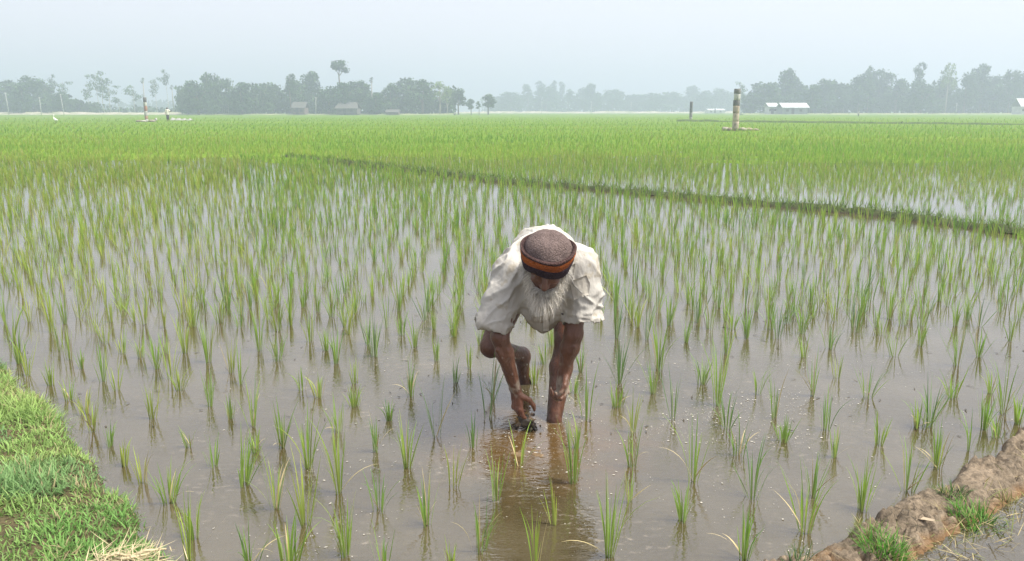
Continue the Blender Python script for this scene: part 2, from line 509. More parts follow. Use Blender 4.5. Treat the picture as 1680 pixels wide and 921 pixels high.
# muddy dyke at the lower right
DYKE = G2([(1200, 1000), (1345, 918), (1440, 876), (1535, 832), (1622, 782), (1700, 716), (1800, 650), (1900, 600)])
def worley(p, f, seed):
    """distance to the nearest and second nearest of scattered points, and the nearest one's random value"""
    q = p * f; i0 = np.floor(q).astype(np.int64)
    d1 = np.full(len(p), 9.0); d2 = np.full(len(p), 9.0); v = np.zeros(len(p))
    z = np.zeros(len(p), np.int64)
    for dx in (-1, 0, 1):
        for dy in (-1, 0, 1):
            i = i0[:, 0] + dx; j = i0[:, 1] + dy
            cx = i + 0.1 + 0.8 * _hash(i, j, z, seed); cy = j + 0.1 + 0.8 * _hash(i, j, z + 7, seed)
            d = np.hypot(q[:, 0] - cx, q[:, 1] - cy)
            near = d < d1
            d2 = np.where(near, d1, np.minimum(d2, d)); v = np.where(near, _hash(i, j, z + 3, seed), v); d1 = np.where(near, d, d1)
    return d1, d2, v
def dyke_h(p):
    d, s, a = seg_dist(p, DYKE)
    p3 = np.column_stack([p, np.zeros(len(p))])
    x = s * d + 0.045 * fbm(p3, 5, 3, 21)
    prof = sstep(-0.10, -0.01, x) * (1 - 0.78 * sstep(0.05, 0.24, x)) * (1 - sstep(0.24, 0.36, x) * 0.5)
    w = p + 0.03 * np.column_stack([fbm(p3, 8, 3, 51), fbm(p3, 8, 3, 52)])
    c1, c2, cv = worley(w * (1, 0.8), 13.0, 31)
    crack = sstep(0.02, 0.30, c2 - c1)                       # dried blocks with gaps between
    e1, e2, ev = worley(w, 26.0, 32)
    fine = sstep(0.0, 0.35, e2 - e1)
    msk = sstep(-0.25, 0.25, fbm(p3, 3, 2, 33))
    g1, g2, gv = worley(w + 0.01 * np.column_stack([fbm(p3, 30, 2, 61), fbm(p3, 30, 2, 62)]), 48.0, 34)
    crumb = np.clip(0.55 - g1, 0, 1) * (gv > 0.45) * (0.5 + gv)
    h = -0.09 + 0.148 * prof + prof * 0.030 * crumb * (0.3 + 0.7 * sstep(0.2, -0.3, fbm(p3, 4, 3, 35))) + prof * (0.022 * (cv - 0.5) * crack * msk - 0.020 * (1 - crack) * msk + (0.014 * (ev - 0.5) - 0.012 * (1 - fine)) * (0.4 + 0.6 * msk) + 0.045 * fbm(p3, 5, 3, 40) + 0.012 * fbm(p3, 40, 3, 41, 0.65))
    return h
height_sheet('mud_dyke', np.arange(0.6, 3.4, 0.009), np.arange(1.75, 4.4, 0.009), dyke_h, M['dyke'])

# bund that divides the two paddies
BUND = G2([(1900, 418), (1680, 384), (1450, 354), (1200, 331), (1000, 313), (840, 300), (700, 284), (560, 267), (470, 258)])
def bund_h_local():
    mb = MB()
    L = np.concatenate([[0], np.cumsum(np.hypot(*np.diff(BUND, axis=0).T))])
    n = int(L[-1] / 0.06)
    s = np.linspace(0, L[-1], n)
    c = np.column_stack([np.interp(s, L, BUND[:, 0]), np.interp(s, L, BUND[:, 1])])
    t = np.gradient(c, axis=0); t /= np.linalg.norm(t, axis=1)[:, None]
    nrm = np.column_stack([t[:, 1], -t[:, 0]])
    w = np.linspace(-0.16, 0.16, 15)
    X = c[:, None, :] + w[None, :, None] * nrm[:, None, :]
    p3 = np.concatenate([X, np.zeros(X.shape[:2] + (1,))], -1)
    prof = np.clip(1 - (w / 0.14) ** 2, -0.6, 1)
    Z = 0.06 * prof[None, :] + 0.035 * fbm(p3, 5, 4, 71) * (prof[None, :] > -0.5) + 0.01
    p3[..., 2] = Z
    i, j = np.meshgrid(np.arange(n - 1), np.arange(14), indexing='ij')
    a = (i * 15 + j).ravel()
    F = np.stack([a, a + 15, a + 16, a + 1], 1)
    o = tag(obj('field_bund', np_mesh('field_bund', p3.reshape(-1, 3), F), M['bund']), kind='structure')
    return p3
bund_pts = bund_h_local()
# ------------------------------------------------------------------ leaf blades
def blades(base, az, lean, length, width, curve, c0, c1, S=6, rng=RNG):
    """N curved tapering blades; lean/curve are angles from the vertical at the foot / added by the tip"""
    N = len(base)
    t = np.linspace(0, 1, S + 1)
    th = lean[:, None] + curve[:, None] * t[None, :] ** 1.6
    ds = (length / S)[:, None]
    hx = np.concatenate([np.zeros((N, 1)), np.cumsum(np.sin(th[:, :-1]) * ds, 1)], 1)
    hz = np.concatenate([np.zeros((N, 1)), np.cumsum(np.cos(th[:, :-1]) * ds, 1)], 1)
    cx, sx = np.cos(az)[:, None], np.sin(az)[:, None]
    C = np.stack([base[:, 0:1] + hx * cx, base[:, 1:2] + hx * sx, base[:, 2:3] + hz], -1)
    wa = az + math.pi / 2 + rng.uniform(-0.9, 0.9, N)
    W = np.stack([np.cos(wa), np.sin(wa), np.zeros(N)], -1)
    prof = np.minimum(0.55 + 1.8 * t, 1.0) * np.clip((1 - t) / 0.55, 0.04, 1) ** 0.8
    off = (width[:, None] * prof[None, :] / 2)[..., None] * W[:, None, :]
    V = np.stack([C - off, C + off], 2)                      # N,S+1,2,3
    T = c0[:, None, :] * (1 - t[None, :, None]) + c1[:, None, :] * t[None, :, None]
    T = np.repeat(T[:, :, None, :], 2, 2)
    k = np.arange(S)
    f = np.stack([2 * k, 2 * k + 1, 2 * k + 3, 2 * k + 2], 1)
    F = (np.arange(N)[:, None, None] * (2 * (S + 1)) + f[None]).reshape(-1, 4)
    return V.reshape(-1, 3), F, T.reshape(-1, 3)

GREEN = np.array((0.225, 0.42, 0.04)); YEL = np.array((0.39, 0.46, 0.075)); DARK = np.array((0.06, 0.20, 0.05))
PALE = np.array((0.30, 0.30, 0.13)); DRY = np.array((0.46, 0.38, 0.20))
def rice_blades(base, height, n, spread, tone, rng, S=6, wide=1.0, pale=0.5):
    """blades of many clumps: base (K,3), height (K,), n blades each, tone (K,) -1 dark .. 0 green .. 1 yellow"""
    K = len(base)
    b = np.repeat(base, n, 0); h = np.repeat(height, n); tn = np.repeat(tone, n)
    N = len(b)
    az = rng.uniform(0, 2 * math.pi, N)
    r = rng.uniform(0, 1, N) ** 0.7 * 0.018 * np.repeat(spread, n)
    b = b + np.stack([np.cos(az) * r, np.sin(az) * r, np.full(N, -0.012)], -1)
    L = h * rng.uniform(0.55, 1.12, N)
    lean = np.abs(rng.normal(0.05, 0.15, N)) * np.repeat(spread, n)
    cur = np.abs(rng.normal(0.14, 0.28, N)) * np.repeat(spread, n)
    droop = rng.random(N) < 0.09
    cur = np.where(droop, rng.uniform(0.7, 1.6, N), cur); L = np.where(droop, L * 1.1, L)
    w = rng.uniform(0.0035, 0.0062, N) * wide
    tn = np.clip(tn + rng.normal(0, 0.28, N), -1, 1)[:, None]
    c = np.where(tn > 0, GREEN + (YEL - GREEN) * tn, GREEN + (DARK - GREEN) * -tn)
    c *= rng.uniform(0.85, 1.3, (N, 1))
    if pale < 0.1: c = c * 0.86 + c.mean(1, keepdims=True) * 0.06
    dry = (rng.random(N) < 0.05)[:, None]
    c = np.where(dry, DRY, c)
    c0 = c * (0.95 - pale) + PALE * pale
    return blades(b, az, lean, L, w, cur, c0, c, S, rng)

# feet of the clumps as they stand in the photo: x, y of the foot, height in pixels
CLUMPS = [
 (46,617,55),(32,596,62),(20,560,66),(8,530,64),(84,632,45),(114,656,36),(135,605,32),(115,590,52),(101,575,58),(85,545,64),(62,507,66),(169,625,60),(190,640,46),
 (201,580,42),(230,587,44),(172,562,42),(157,547,62),(237,532,54),(222,527,44),(257,605,54),(272,580,34),(281,622,72),(295,640,38),(304,580,64),(310,527,50),
 (251,687,60),(342,595,80),(345,667,54),(380,612,60),(394,630,60),(415,700,86),(378,687,44),(153,708,58),(140,678,40),(375,505,34),(394,537,42),(180,733,28),
 (203,765,40),(234,793,48),(278,825,60),(311,926,112),(319,882,56),(313,733,30),(351,765,50),(397,795,76),(410,928,68),(426,575,92),(440,525,50),(456,592,52),
 (455,543,62),(476,534,40),(508,560,62),(522,512,36),(544,520,36),(571,549,64),(535,575,34),(552,597,58),(604,565,50),(615,585,66),(635,538,62),(697,525,50),
 (712,540,36),(749,517,40),(745,552,34),(659,550,40),(680,570,52),(717,592,40),(771,605,44),(787,567,34),(747,627,40),(582,630,46),(496,640,44),(522,652,40),
 (581,667,42),(674,650,52),(639,690,34),(555,707,50),(801,687,108),(810,655,60),(716,717,92),(776,733,46),(618,741,62),(464,735,70),(506,768,88),(453,835,90),
 (500,863,100),(557,810,104),(568,913,78),(475,930,72),(622,838,62),(668,768,76),(701,863,72),(743,800,68),(815,823,80),(787,903,76),(630,934,62),(741,932,34),
 (420,742,40),(877,630,44),(894,597,44),(905,567,50),(954,610,48),(942,645,34),(962,687,74),(1015,628,78),(1011,555,76),(1012,667,40),(1060,557,76),(1081,607,80),
 (1071,645,54),(1105,687,84),(1038,710,66),(1033,823,56),(1038,765,66),(1101,525,46),(1125,562,42),(1144,530,50),(1152,630,52),(1177,665,112),(1192,580,50),
 (1192,702,64),(1213,747,60),(1242,647,62),(1225,555,60),(1190,527,44),(1202,540,40),(850,765,64),(940,793,98),(948,735,46),(911,860,72),(878,928,76),(998,913,102),
 (1137,790,96),(1120,855,70),(1234,818,88),(1220,918,84),(1264,540,46),(1276,555,62),(1294,510,34),(1316,547,50),(1319,587,40),(1269,687,70),(1285,723,38),
 (1334,650,74),(1369,527,50),(1362,572,40),(1404,545,62),(1374,620,48),(1446,550,46),(1467,585,58),(1424,652,54),(1505,495,40),(1510,567,40),(1525,512,36),
 (1570,600,72),(1587,525,36),(1606,535,56),(1605,585,46),(1657,560,50),(1562,652,46),(1525,700,78),(1505,702,42),(1626,645,44),(1647,680,92),(1615,705,58),
 (1670,695,46),(1442,728,46),(1370,750,54),(1355,705,66),(1333,815,76),(1320,875,104),(1415,838,78),(1488,805,80),(1537,768,68),(1591,740,56),(1636,718,34),
]
def visible_px(x, y, z=0.0):
    v = np.array((x, y, z - CAM_H)); f = v[1] * _cp - v[2] * _sp; u = v[1] * _sp + v[2] * _cp
    return 840 + FPX * v[0] / f, 460.5 - FPX * u / f

spots = []
for (px, py, hp) in CLUMPS:
    g = G(px, py)
    dist = math.hypot(g[1], CAM_H)
    h = hp / FPX * dist / math.cos(math.atan2(CAM_H, g[1])) * 0.97
    spots.append((g[0], g[1], float(np.clip(h, 0.10, 0.34))))
n_read = len(spots)

# the rest of the near paddy: hand-planted, uneven lines
def bund_y(x):
    o = np.argsort(BUND[:, 0]); return np.interp(x, BUND[o, 0], BUND[o, 1])
rest = []
rg = np.random.default_rng(5)
taken = np.array([s[:2] for s in spots])
rowx = np.arange(-26, 14, 0.195)
for r0 in rowx:
    y = 4.9 + rg.uniform(0, 0.2)
    while y < 36:
        x = r0 + 0.10 * math.sin(y * 0.5 + r0 * 3) + rg.normal(0, 0.022 + min(0.03, 0.004 * max(0, y - 5))) - (y - 5) * 0.045
        step = 0.145 + 0.06 * rg.random() + 0.004 * max(0, y - 10)
        px, py = visible_px(x, y)
        if -380 < px < 2060 and y < bund_y(x) - 0.35 and py < 540 and np.min(np.hypot(taken[:, 0] - x, taken[:, 1] - y)) > 0.14 and rg.random() > 0.08 \
           and not (-0.15 < x < 0.4 and y < 4.6) and (px > 30 or py < 480):
            rest.append((x, y, rg.uniform(0.15, 0.255)))
        y += step
rest.sort(key=lambda s: s[1] + (1000 if not 12 < visible_px(s[0], s[1])[0] < 1668 else 0))
near_n = 296 - n_read
singles = spots + rest[:near_n]
mass = rest[near_n:]

# ------------------------------------------------------------------ rice seedlings one by one
LAND = [("the farmer's planting hand", HAND), ("the farmer's front shin", FOOT), ("the farmer's rear leg", G(862, 627)),
        ("the grassy bank's edge", None), ("the muddy dyke's edge", None), ("the bare bund", None)]
def nearest(poly, p):
    q = np.array([poly[i] + (poly[i + 1] - poly[i]) * t for i in range(len(poly) - 1) for t in np.linspace(0, 1, 12)])
    return q[np.argmin(np.hypot(*(q - p).T))]
def direction(dx, dy):
    a = math.degrees(math.atan2(dy, dx)) % 360
    return ["right of", "behind-right of", "behind", "behind-left of", "left of", "front-left of", "in front of", "front-right of"][int((a + 22.5) // 45) % 8]
used_labels = set()
BULK = {0: "thin", 1: "", 2: "thick"}
def rice_label(x, y, h, n, tone, dry):
    look = ("sparse" if n < 9 else "dense" if n > 15 else "slender" if n < 12 else "leafy") + " " + ("short" if h < 0.165 else "tall" if h > 0.25 else "medium") + " " + ("yellowish" if tone > 0.45 else "dark green" if tone < -0.4 else "bright green")
    c = []
    for nm, g in LAND:
        if g is None:
            poly = BANK if 'grassy' in nm else DYKE if 'dyke' in nm else BUND
            g = nearest(poly, np.array((x, y)))
        d = math.hypot(x - g[0], y - g[1]); c.append((d, nm, g))
    c.sort(key=lambda e: e[0])
    for d, nm, g in c + c:
        cm = int(round(d * 20) * 5) if d < 1 else int(round(d * 10) * 10)
        dt = f"{max(cm, 5)} cm"
        l = f"{look} rice seedling, {dt} {direction(x - g[0], y - g[1])} {nm}"
        if l not in used_labels:
            used_labels.add(l); return l
    d, nm, g = c[0]
    l = f"{look} rice seedling, {round(d * 100)} cm {direction(x - g[0], y - g[1])} {nm}"
    used_labels.add(l); return l

rs = np.random.default_rng(23)
for i, (x, y, h) in enumerate(singles):
    px, py = visible_px(x, y)
    n = int(rs.integers(9, 22)) if y < 5.2 else int(rs.integers(8, 15))
    tone = float(np.clip(rs.normal(0.1, 0.35) + 0.45 * (px < 330) - 0.15 * (px > 900), -0.9, 0.95))
    spread = float(rs.uniform(0.7, 1.5))
    if i < n_read:
        e = CLUMPS[i][:2]
        if e in ((801, 687), (810, 655), (716, 717), (747, 627), (1105, 687), (776, 733)): tone, n = -0.75, 8
        if e == (850, 765): n, tone, spread = 7, 0.6, 1.6
        if e in ((1177, 665), (1015, 628), (506, 768), (397, 795), (278, 825)): n = 19
        if e in ((743, 800), (911, 860), (1591, 740), (1033, 823)): n = 7
    V, F, T = rice_blades(np.zeros((1, 3)), np.array([h * 1.14]), n, np.array([spread]), np.array([tone]), rs)
    o = obj('rice_seedling', np_mesh('rice_seedling', V, F, T), M['leaf'])
    o.location = (x, y, 0.0)
    dry = i < n_read and py > 640 and rs.random() < 0.55
    tag(o, rice_label(x, y, h, n, tone, dry), 'rice seedling', 'rice seedlings standing in the flooded paddy')
    if dry:
        k = int(rs.integers(1, 3)); az = rs.uniform(0, 6.28, k)
        V, F, T = blades(np.tile((0, 0, 0.0), (k, 1)), az, rs.uniform(0.25, 0.8, k), h * rs.uniform(0.5, 0.95, k), np.full(k, 0.006), rs.uniform(0.2, 1.3, k), np.tile(DRY, (k, 1)), np.tile(DRY * 1.15, (k, 1)), 7, rs)
        d = obj('dry_leaf', np_mesh('dry_leaf', V, F, T), M['straw'], o)
        tag(d, 'straw-coloured withered outer leaf')

# ------------------------------------------------------------------ the rest of the crop, uncountable
def crop():
    rg = np.random.default_rng(77)
    parts = []; off = 0
    def put(B, H, n, tone, S, wide, spread=1.0):
        nonlocal off
        V, F, T = rice_blades(B, H, n, np.full(len(B), spread), tone, rg, S, wide, 0.3 if S > 3 else 0.05)
        parts.append((V, F + off, T)); off += len(V)
    m = np.array(mass); m = m[np.argsort(m[:, 1])]
    for lo, hi, n, S, wide in ((0, 9, 9, 4, 0.95), (9, 15, 8, 3, 1.2), (15, 22, 10, 3, 1.6), (22, 40, 10, 3, 2.1)):
        q = m[(m[:, 1] >= lo) & (m[:, 1] < hi)]
        if len(q):
            px = 840 + FPX * q[:, 0] / q[:, 1]
            tone = np.clip(rg.normal(0.15, 0.3, len(q)) + 0.4 * (px < 400), -1, 1)
            put(np.column_stack([q[:, :2], np.zeros(len(q))]), q[:, 2], n, tone, S, wide)
    # beyond the bund
    y = 9.0; 
    while y < 150:
        sp = 0.19 if y < 22 else 0.19 + (y - 22) * 0.011
        x0, x1 = -0.68 * y - 1, 0.68 * y + 1
        x = np.arange(x0, x1, sp * (0.9 if y < 22 else 1.0))
        x = x + rg.normal(0, sp * 0.18, len(x)); yy = y + rg.normal(0, sp * 0.2, len(x))
        ok = (yy > bund_y(x) + 0.3) | ((yy > 30) & (x < -8))
        thin = vnoise(np.column_stack([x * 0.5, yy * 0.8, 0 * x]), 0.9, 3)
        ok &= rg.random(len(x)) < np.clip(0.74 + 0.5 * thin + (yy - 12) * 0.035, 0.2, 1.0)
        x, yy = x[ok], yy[ok]
        if len(x):
            wide = 1.4 if y < 16 else 1.4 + (y - 16) * 0.085
            n = 9 if y < 18 else 7 if y < 40 else 5
            patch = vnoise(np.column_stack([x * 0.12, yy * 0.35, 0 * x]), 0.8, 8)
            tone = np.clip(rg.normal(0.15, 0.2, len(x)) + 0.35 * patch + 0.3 * (x < -0.25 * yy) * (yy < 45), -0.9, 0.9)
            put(np.column_stack([x, yy, np.maximum(field_z(x, yy), 0)]), rg.uniform(0.19, 0.28, len(x)) * (0.68 + 0.32 * np.clip((yy - 14) / 10, 0, 1)), n, tone, 3, wide * (0.75 if y < 17 else 1), 1.1)
        y += sp * (0.95 if y < 30 else 1.15 + (y - 30) * 0.03)
    V = np.concatenate([p[0] for p in parts]); F = np.concatenate([p[1] for p in parts]); T = np.concatenate([p[2] for p in parts])
    print('crop blades verts', len(V))
    o = obj('rice_crop', np_mesh('rice_crop', V, F, T), M['leaf'])
    tag(o, 'dense green young rice covering the paddies to the far trees', 'rice crop', kind='stuff')
crop()

# weeds and stubble on the bund
def bund_weeds():
    rg = np.random.default_rng(3)
    n = 4200
    i = rg.integers(0, bund_pts.shape[0], n); j = rg.integers(1, 14, n)
    b = bund_pts[i, j] + rg.normal(0, 0.02, (n, 3)) * (1, 1, 0)
    V, F, T = blades(b, rg.uniform(0, 6.28, n), rg.uniform(0.2, 1.1, n), rg.uniform(0.05, 0.16, n), rg.uniform(0.006, 0.012, n), rg.uniform(0.2, 1, n),
                     np.tile((0.09, 0.15, 0.03), (n, 1)) * rg.uniform(0.5, 1.3, (n, 1)), np.tile((0.14, 0.23, 0.04), (n, 1)) * rg.uniform(0.5, 1.3, (n, 1)), 3, rg)
    tag(obj('weeds', np_mesh('weeds', V, F, T), M['grass']), 'short dark weeds growing along the low bund between the paddies', 'weeds', kind='stuff')
bund_weeds()

# ------------------------------------------------------------------ grass on the bank, tufts on the dyke
def bank_grass():
    rg = np.random.default_rng(41)
    n = 150000
    p = np.column_stack([rg.uniform(-4.0, -0.8, n), rg.uniform(1.75, 5.4, n)])
    px = 840 + FPX * p[:, 0] / p[:, 1]
    d, s, a = seg_dist(p, BANK)
    inl = -s * d
    p3 = np.column_stack([p, np.zeros(n)])
    dens = 1.0 + 0.3 * fbm(p3, 3.2, 3, 61)
    brown = np.hypot(p[:, 0] - G(-10, 905)[0], (p[:, 1] - G(-10, 905)[1]) * 1.4)
    ok = (inl > -0.03) & (rg.random(n) < dens) & (px > -400) & ((brown > 0.10) | (rg.random(n) < 0.12))
    p = p[ok]; inl = inl[ok]; n = len(p)
    z = bank_h(p)
    p3 = p3[ok]
    yel = np.clip(0.5 + 1.2 * fbm(p3, 2.2, 3, 67), 0, 1)[:, None]
    c = np.array((0.14, 0.31, 0.05)) * (1 - yel) + np.array((0.29, 0.42, 0.09)) * yel
    blu = (fbm(p3, 2.6, 2, 70) > 0.12)[:, None]
    c = np.where(blu, c * 0.5 + np.array((0.08, 0.21, 0.09)) * 0.6, c)
    c = c * rg.uniform(0.8, 1.6, (n, 1)); c = c * 0.85 + c.mean(1, keepdims=True) * 0.2
    dry = (rg.random(n) < 0.05 + 0.18 * sstep(0.1, 0.4, fbm(p3, 4, 3, 75)))[:, None]
    c = np.where(dry, np.array((0.42, 0.36, 0.20)), c)
    L = rg.uniform(0.022, 0.06, n) * np.clip(1 + 1.1 * fbm(p3, 5, 2, 79), 0.6, 1.9)
    V, F, T = blades(np.column_stack([p, z - 0.004]), rg.uniform(0, 6.28, n), rg.uniform(0.3, 1.25, n), L, rg.uniform(0.003, 0.0065, n), rg.uniform(0.1, 1.0, n), c * 0.8, c, 3, rg)
    tag(obj('grass', np_mesh('grass', V, F, T), M['grass']), 'short bright grass and creeping weeds covering the bank', 'grass', kind='stuff')
bank_grass()

def tuft(px, py, rad, n, hgt, label, seed, col=(0.11, 0.28, 0.04), squash=0.6, dz=0.0):
    rg = np.random.default_rng(seed)
    c = G(px, py, 0.06)
    r = rad * rg.random(n) ** 0.6 * rg.uniform(0.8, 1.25, n); a = rg.uniform(0, 6.28, n)
    p = np.column_stack([c[0] + r * np.cos(a), c[1] + r * np.sin(a) * squash])
    z = dyke_h(p) if p[:, 0].mean() > 0 else bank_h(p)
    C = np.array(col) * rg.uniform(0.6, 1.4, (n, 1))
    C = np.where((rg.random(n) < 0.10)[:, None], np.array((0.40, 0.34, 0.16)), C)
    V, F, T = blades(np.column_stack([p - c[:2], z - 0.004]), a + rg.normal(0, 0.8, n), rg.uniform(0.15, 1.0, n), hgt * rg.uniform(0.5, 1.2, n), rg.uniform(0.0022, 0.0042, n), rg.uniform(0.3, 1.5, n), C * 0.85, C, 4, rg)
    o = obj('grass_tuft', np_mesh('grass_tuft', V, F, T), M['grass'])
    o.location = (c[0], c[1], 0)
    tag(o, label, 'grass tuft', 'grass tufts on the muddy dyke')
tuft(1452, 893, 0.075, 330, 0.068, 'lower bright green grass tuft on the muddy dyke, beside the pale stick', 1)
tuft(1612, 835, 0.085, 380, 0.065, 'upper, largest bright green grass tuft on the muddy dyke', 2, squash=0.8)
tuft(1562, 806, 0.05, 110, 0.05, 'small sparse grass tuft on the dyke edge against the paddy water', 3, (0.10, 0.18, 0.05))
tuft(1418, 872, 0.04, 80, 0.05, 'pale yellowish weed tuft at the water edge of the dyke', 4, (0.22, 0.26, 0.08))
tuft(1310, 915, 0.04, 60, 0.06, 'thin dark grass tuft where the dyke leaves the photo at the bottom', 6, (0.08, 0.15, 0.05))
tuft(1665, 805, 0.06, 120, 0.05, 'yellowed grass tuft on the dyke by the outer frame edge', 8, (0.24, 0.24, 0.09))

def dyke_straw():
    rg = np.random.default_rng(15)
    n = 1000
    t = rg.random(n)
    L = np.concatenate([[0], np.cumsum(np.hypot(*np.diff(DYKE, axis=0).T))])
    s = t * L[-1]
    q = np.column_stack([np.interp(s, L, DYKE[:, 0]), np.interp(s, L, DYKE[:, 1])])
    off = np.abs(rg.normal(0.2, 0.07, n))
    q = q + np.column_stack([off * 0.72, -off * 0.7])
    z = dyke_h(q)
    c = np.array((0.40, 0.33, 0.17)) * rg.uniform(0.5, 1.2, (n, 1)); c = np.where((rg.random(n) < 0.35)[:, None], np.array((0.17, 0.2, 0.06)), c)
    V, F, T = blades(np.column_stack([q, np.maximum(z, 0) + 0.003]), rg.uniform(0, 6.28, n), rg.uniform(0.7, 1.45, n), rg.uniform(0.03, 0.09, n), rg.uniform(0.002, 0.0045, n), rg.uniform(-0.2, 0.7, n), c, c, 3, rg)
    tag(obj('withered_grass', np_mesh('withered_grass', V, F, T), M['straw']), 'withered straw-coloured grass scattered over the outer foot of the dyke', 'withered grass', kind='stuff')
dyke_straw()

def straw_bundle():
    rg = np.random.default_rng(19)
    c = G(212, 925, 0.09)
    t = thing('straw_bundle', 'pale dry straw bundle lying on the grassy bank at the bottom edge', 'straw', c)
    n = 230
    az = rg.normal(0.0, 1.5, n)
    b = np.column_stack([rg.normal(-0.01, 0.06, n), rg.normal(0, 0.03, n), rg.uniform(-0.01, 0.03, n)])
    col = np.array((0.52, 0.44, 0.27)) * rg.uniform(0.7, 1.2, (n, 1))
    V, F, T = blades(b, az, rg.uniform(1.15, 1.6, n), rg.uniform(0.04, 0.10, n), rg.uniform(0.002, 0.004, n), rg.uniform(-0.3, 0.4, n), col, col, 3, rg)
    obj('straw', np_mesh('straw', V, F, T), M['straw'], t)
    mb = MB()
    for k in range(3):
        x = -0.09 + 0.04 * k
        mb.tube([(x, rg.normal(0, 0.015), 0.012), (x + 0.05, rg.normal(0, 0.02), 0.03), (x + 0.10, rg.normal(0, 0.02), 0.018)], [0.003, 0.0045, 0.003], 6, (0.45, 0.38, 0.24))
    obj('stalk', mb.mesh('stalk'), M['painted'], t)
straw_bundle()

# dry stick and curled dry leaf on the dyke
def dyke_bits():
    a, b = G(1538, 868, 0.06), G(1545, 888, 0.05)
    for e in (a, b): e[2] = dyke_h(np.array([e[:2]]))[0] + 0.006
    mb = MB(); mb.tube([a, (a + b) / 2 + (0.002, 0, 0.004), b], [0.0045, 0.005, 0.004], 7, (0.55, 0.46, 0.36))
    tag(obj('stick', mb.mesh('stick'), M['painted']), 'short pale broken stick lying across the muddy dyke', 'stick')
    c = G(1515, 850, 0.07); c[2] = dyke_h(np.array([c[:2]]))[0] + 0.004
    u = np.linspace(-1, 1, 9); V = []
    for k in u:
        w = 0.011 * math.sqrt(max(0, 1 - k * k)) + 0.0006
        for s in (-1, 0, 1):
            V.append((c[0] + 0.032 * k, c[1] - 0.012 * k + s * w, c[2] + 0.006 * k * k + (0.006 if s else 0) * (1 - abs(k))))
    F = [(i * 3 + j, i * 3 + j + 3, i * 3 + j + 4, i * 3 + j + 1) for i in range(8) for j in range(2)]
    tag(obj('dry_leaf_curl', np_mesh('dry_leaf_curl', V, F, np.tile((0.42, 0.34, 0.24), (len(V), 1))), M['straw']), 'curled dry brown leaf lying on the mud beside the pale stick', 'leaf')
dyke_bits()

# ------------------------------------------------------------------ scum, bubbles and bits that float
def floating():
    rg = np.random.default_rng(29)
    def discs(P2, r, asp, col, z, name, label, cat, mt):
        n = len(P2); k = 6
        an = np.arange(k) * 2 * math.pi / k
        a0 = rg.uniform(0, 6.28, n)
        rr = r[:, None] * rg.uniform(0.6, 1.15, (n, k))
        ex = rr * np.cos(an)[None] ; ey = rr * np.sin(an)[None] * asp[:, None]
        ca, sa = np.cos(a0)[:, None], np.sin(a0)[:, None]
        X = P2[:, 0:1] + ex * ca - ey * sa; Y = P2[:, 1:2] + ex * sa + ey * ca
        V = np.stack([X, Y, np.full_like(X, z) + rg.uniform(0, 0.0012, (n, 1))], -1)
        top = np.stack([P2[:, 0], P2[:, 1], np.full(n, z) + r * 0.25], -1)
        V = np.concatenate([V, top[:, None]], 1).reshape(-1, 3)
        f = np.array([(6, 0, 1, 2), (6, 2, 3, 4), (6, 4, 5, 0)])
        F = (np.arange(n)[:, None, None] * 7 + f).reshape(-1, 4)
        T = np.repeat(col, 7, 0)
        tag(obj(name, np_mesh(name, V, F, T), mt), label, cat, kind='stuff')
    n = 9500
    px = np.concatenate([rg.normal(1080, 210, n // 4 * 3), rg.uniform(250, 1680, n - n // 4 * 3)])
    py = np.concatenate([rg.normal(650, 62, n // 4 * 3), rg.uniform(560, 921, n - n // 4 * 3)])
    ok = (py > 540) & (py < 935)
    q = np.array([G(x, y)[:2] for x, y in zip(px[ok], py[ok])])
    cl = fbm(np.column_stack([q, np.zeros(len(q))]), 4.0, 3, 91)
    keep = rg.random(len(q)) < np.clip(0.15 + 2.2 * cl, 0.03, 1)
    d, s, a = seg_dist(q, DYKE); d2, s2, a2 = seg_dist(q, BANK)
    q = q[keep & (s * d < -0.04) & (s2 * d2 > 0.06)]
    n = len(q)
    col = np.array((0.46, 0.43, 0.37)) * rg.uniform(0.5, 1.2, (n, 1))
    discs(q, rg.uniform(0.0010, 0.0034, n) * rg.choice([1, 1, 1, 1, 2.2], n), rg.uniform(0.25, 0.8, n), col, 0.0012, 'scum', 'small whitish scum flecks and bubbles floating on the stirred water', 'scum', M['scum'])
    # dark bits
    n = 420
    px = rg.uniform(0, 1680, n); py = 300 + 420 * rg.random(n) ** 1.2
    q = np.array([G(x, y)[:2] for x, y in zip(px, py)])
    d2, s2, a2 = seg_dist(q, BANK)
    q = q[(q[:, 1] < bund_y(q[:, 0]) - 0.4) & (s2 * d2 > 0.06)]
    n = len(q); c = np.array((0.05, 0.042, 0.028)) * rg.uniform(0.5, 1.6, (n, 1))
    V, F, T = blades(np.column_stack([q, np.full(n, 0.003)]), rg.uniform(0, 6.28, n), rg.uniform(1.35, 1.56, n), rg.uniform(0.01, 0.022, n) * np.clip(q[:, 1] / 2.2, 1, 6), rg.uniform(0.004, 0.009, n), rg.uniform(-0.1, 0.15, n), c, c, 3, rg)
    tag(obj('floating_debris', np_mesh('floating_debris', V, F, T), M['straw']), 'dark bits of straw and root floating between the seedlings', 'debris', kind='stuff')
M['scum'] = tinted('scum', 0.5, 0.0, 0.4)
floating()
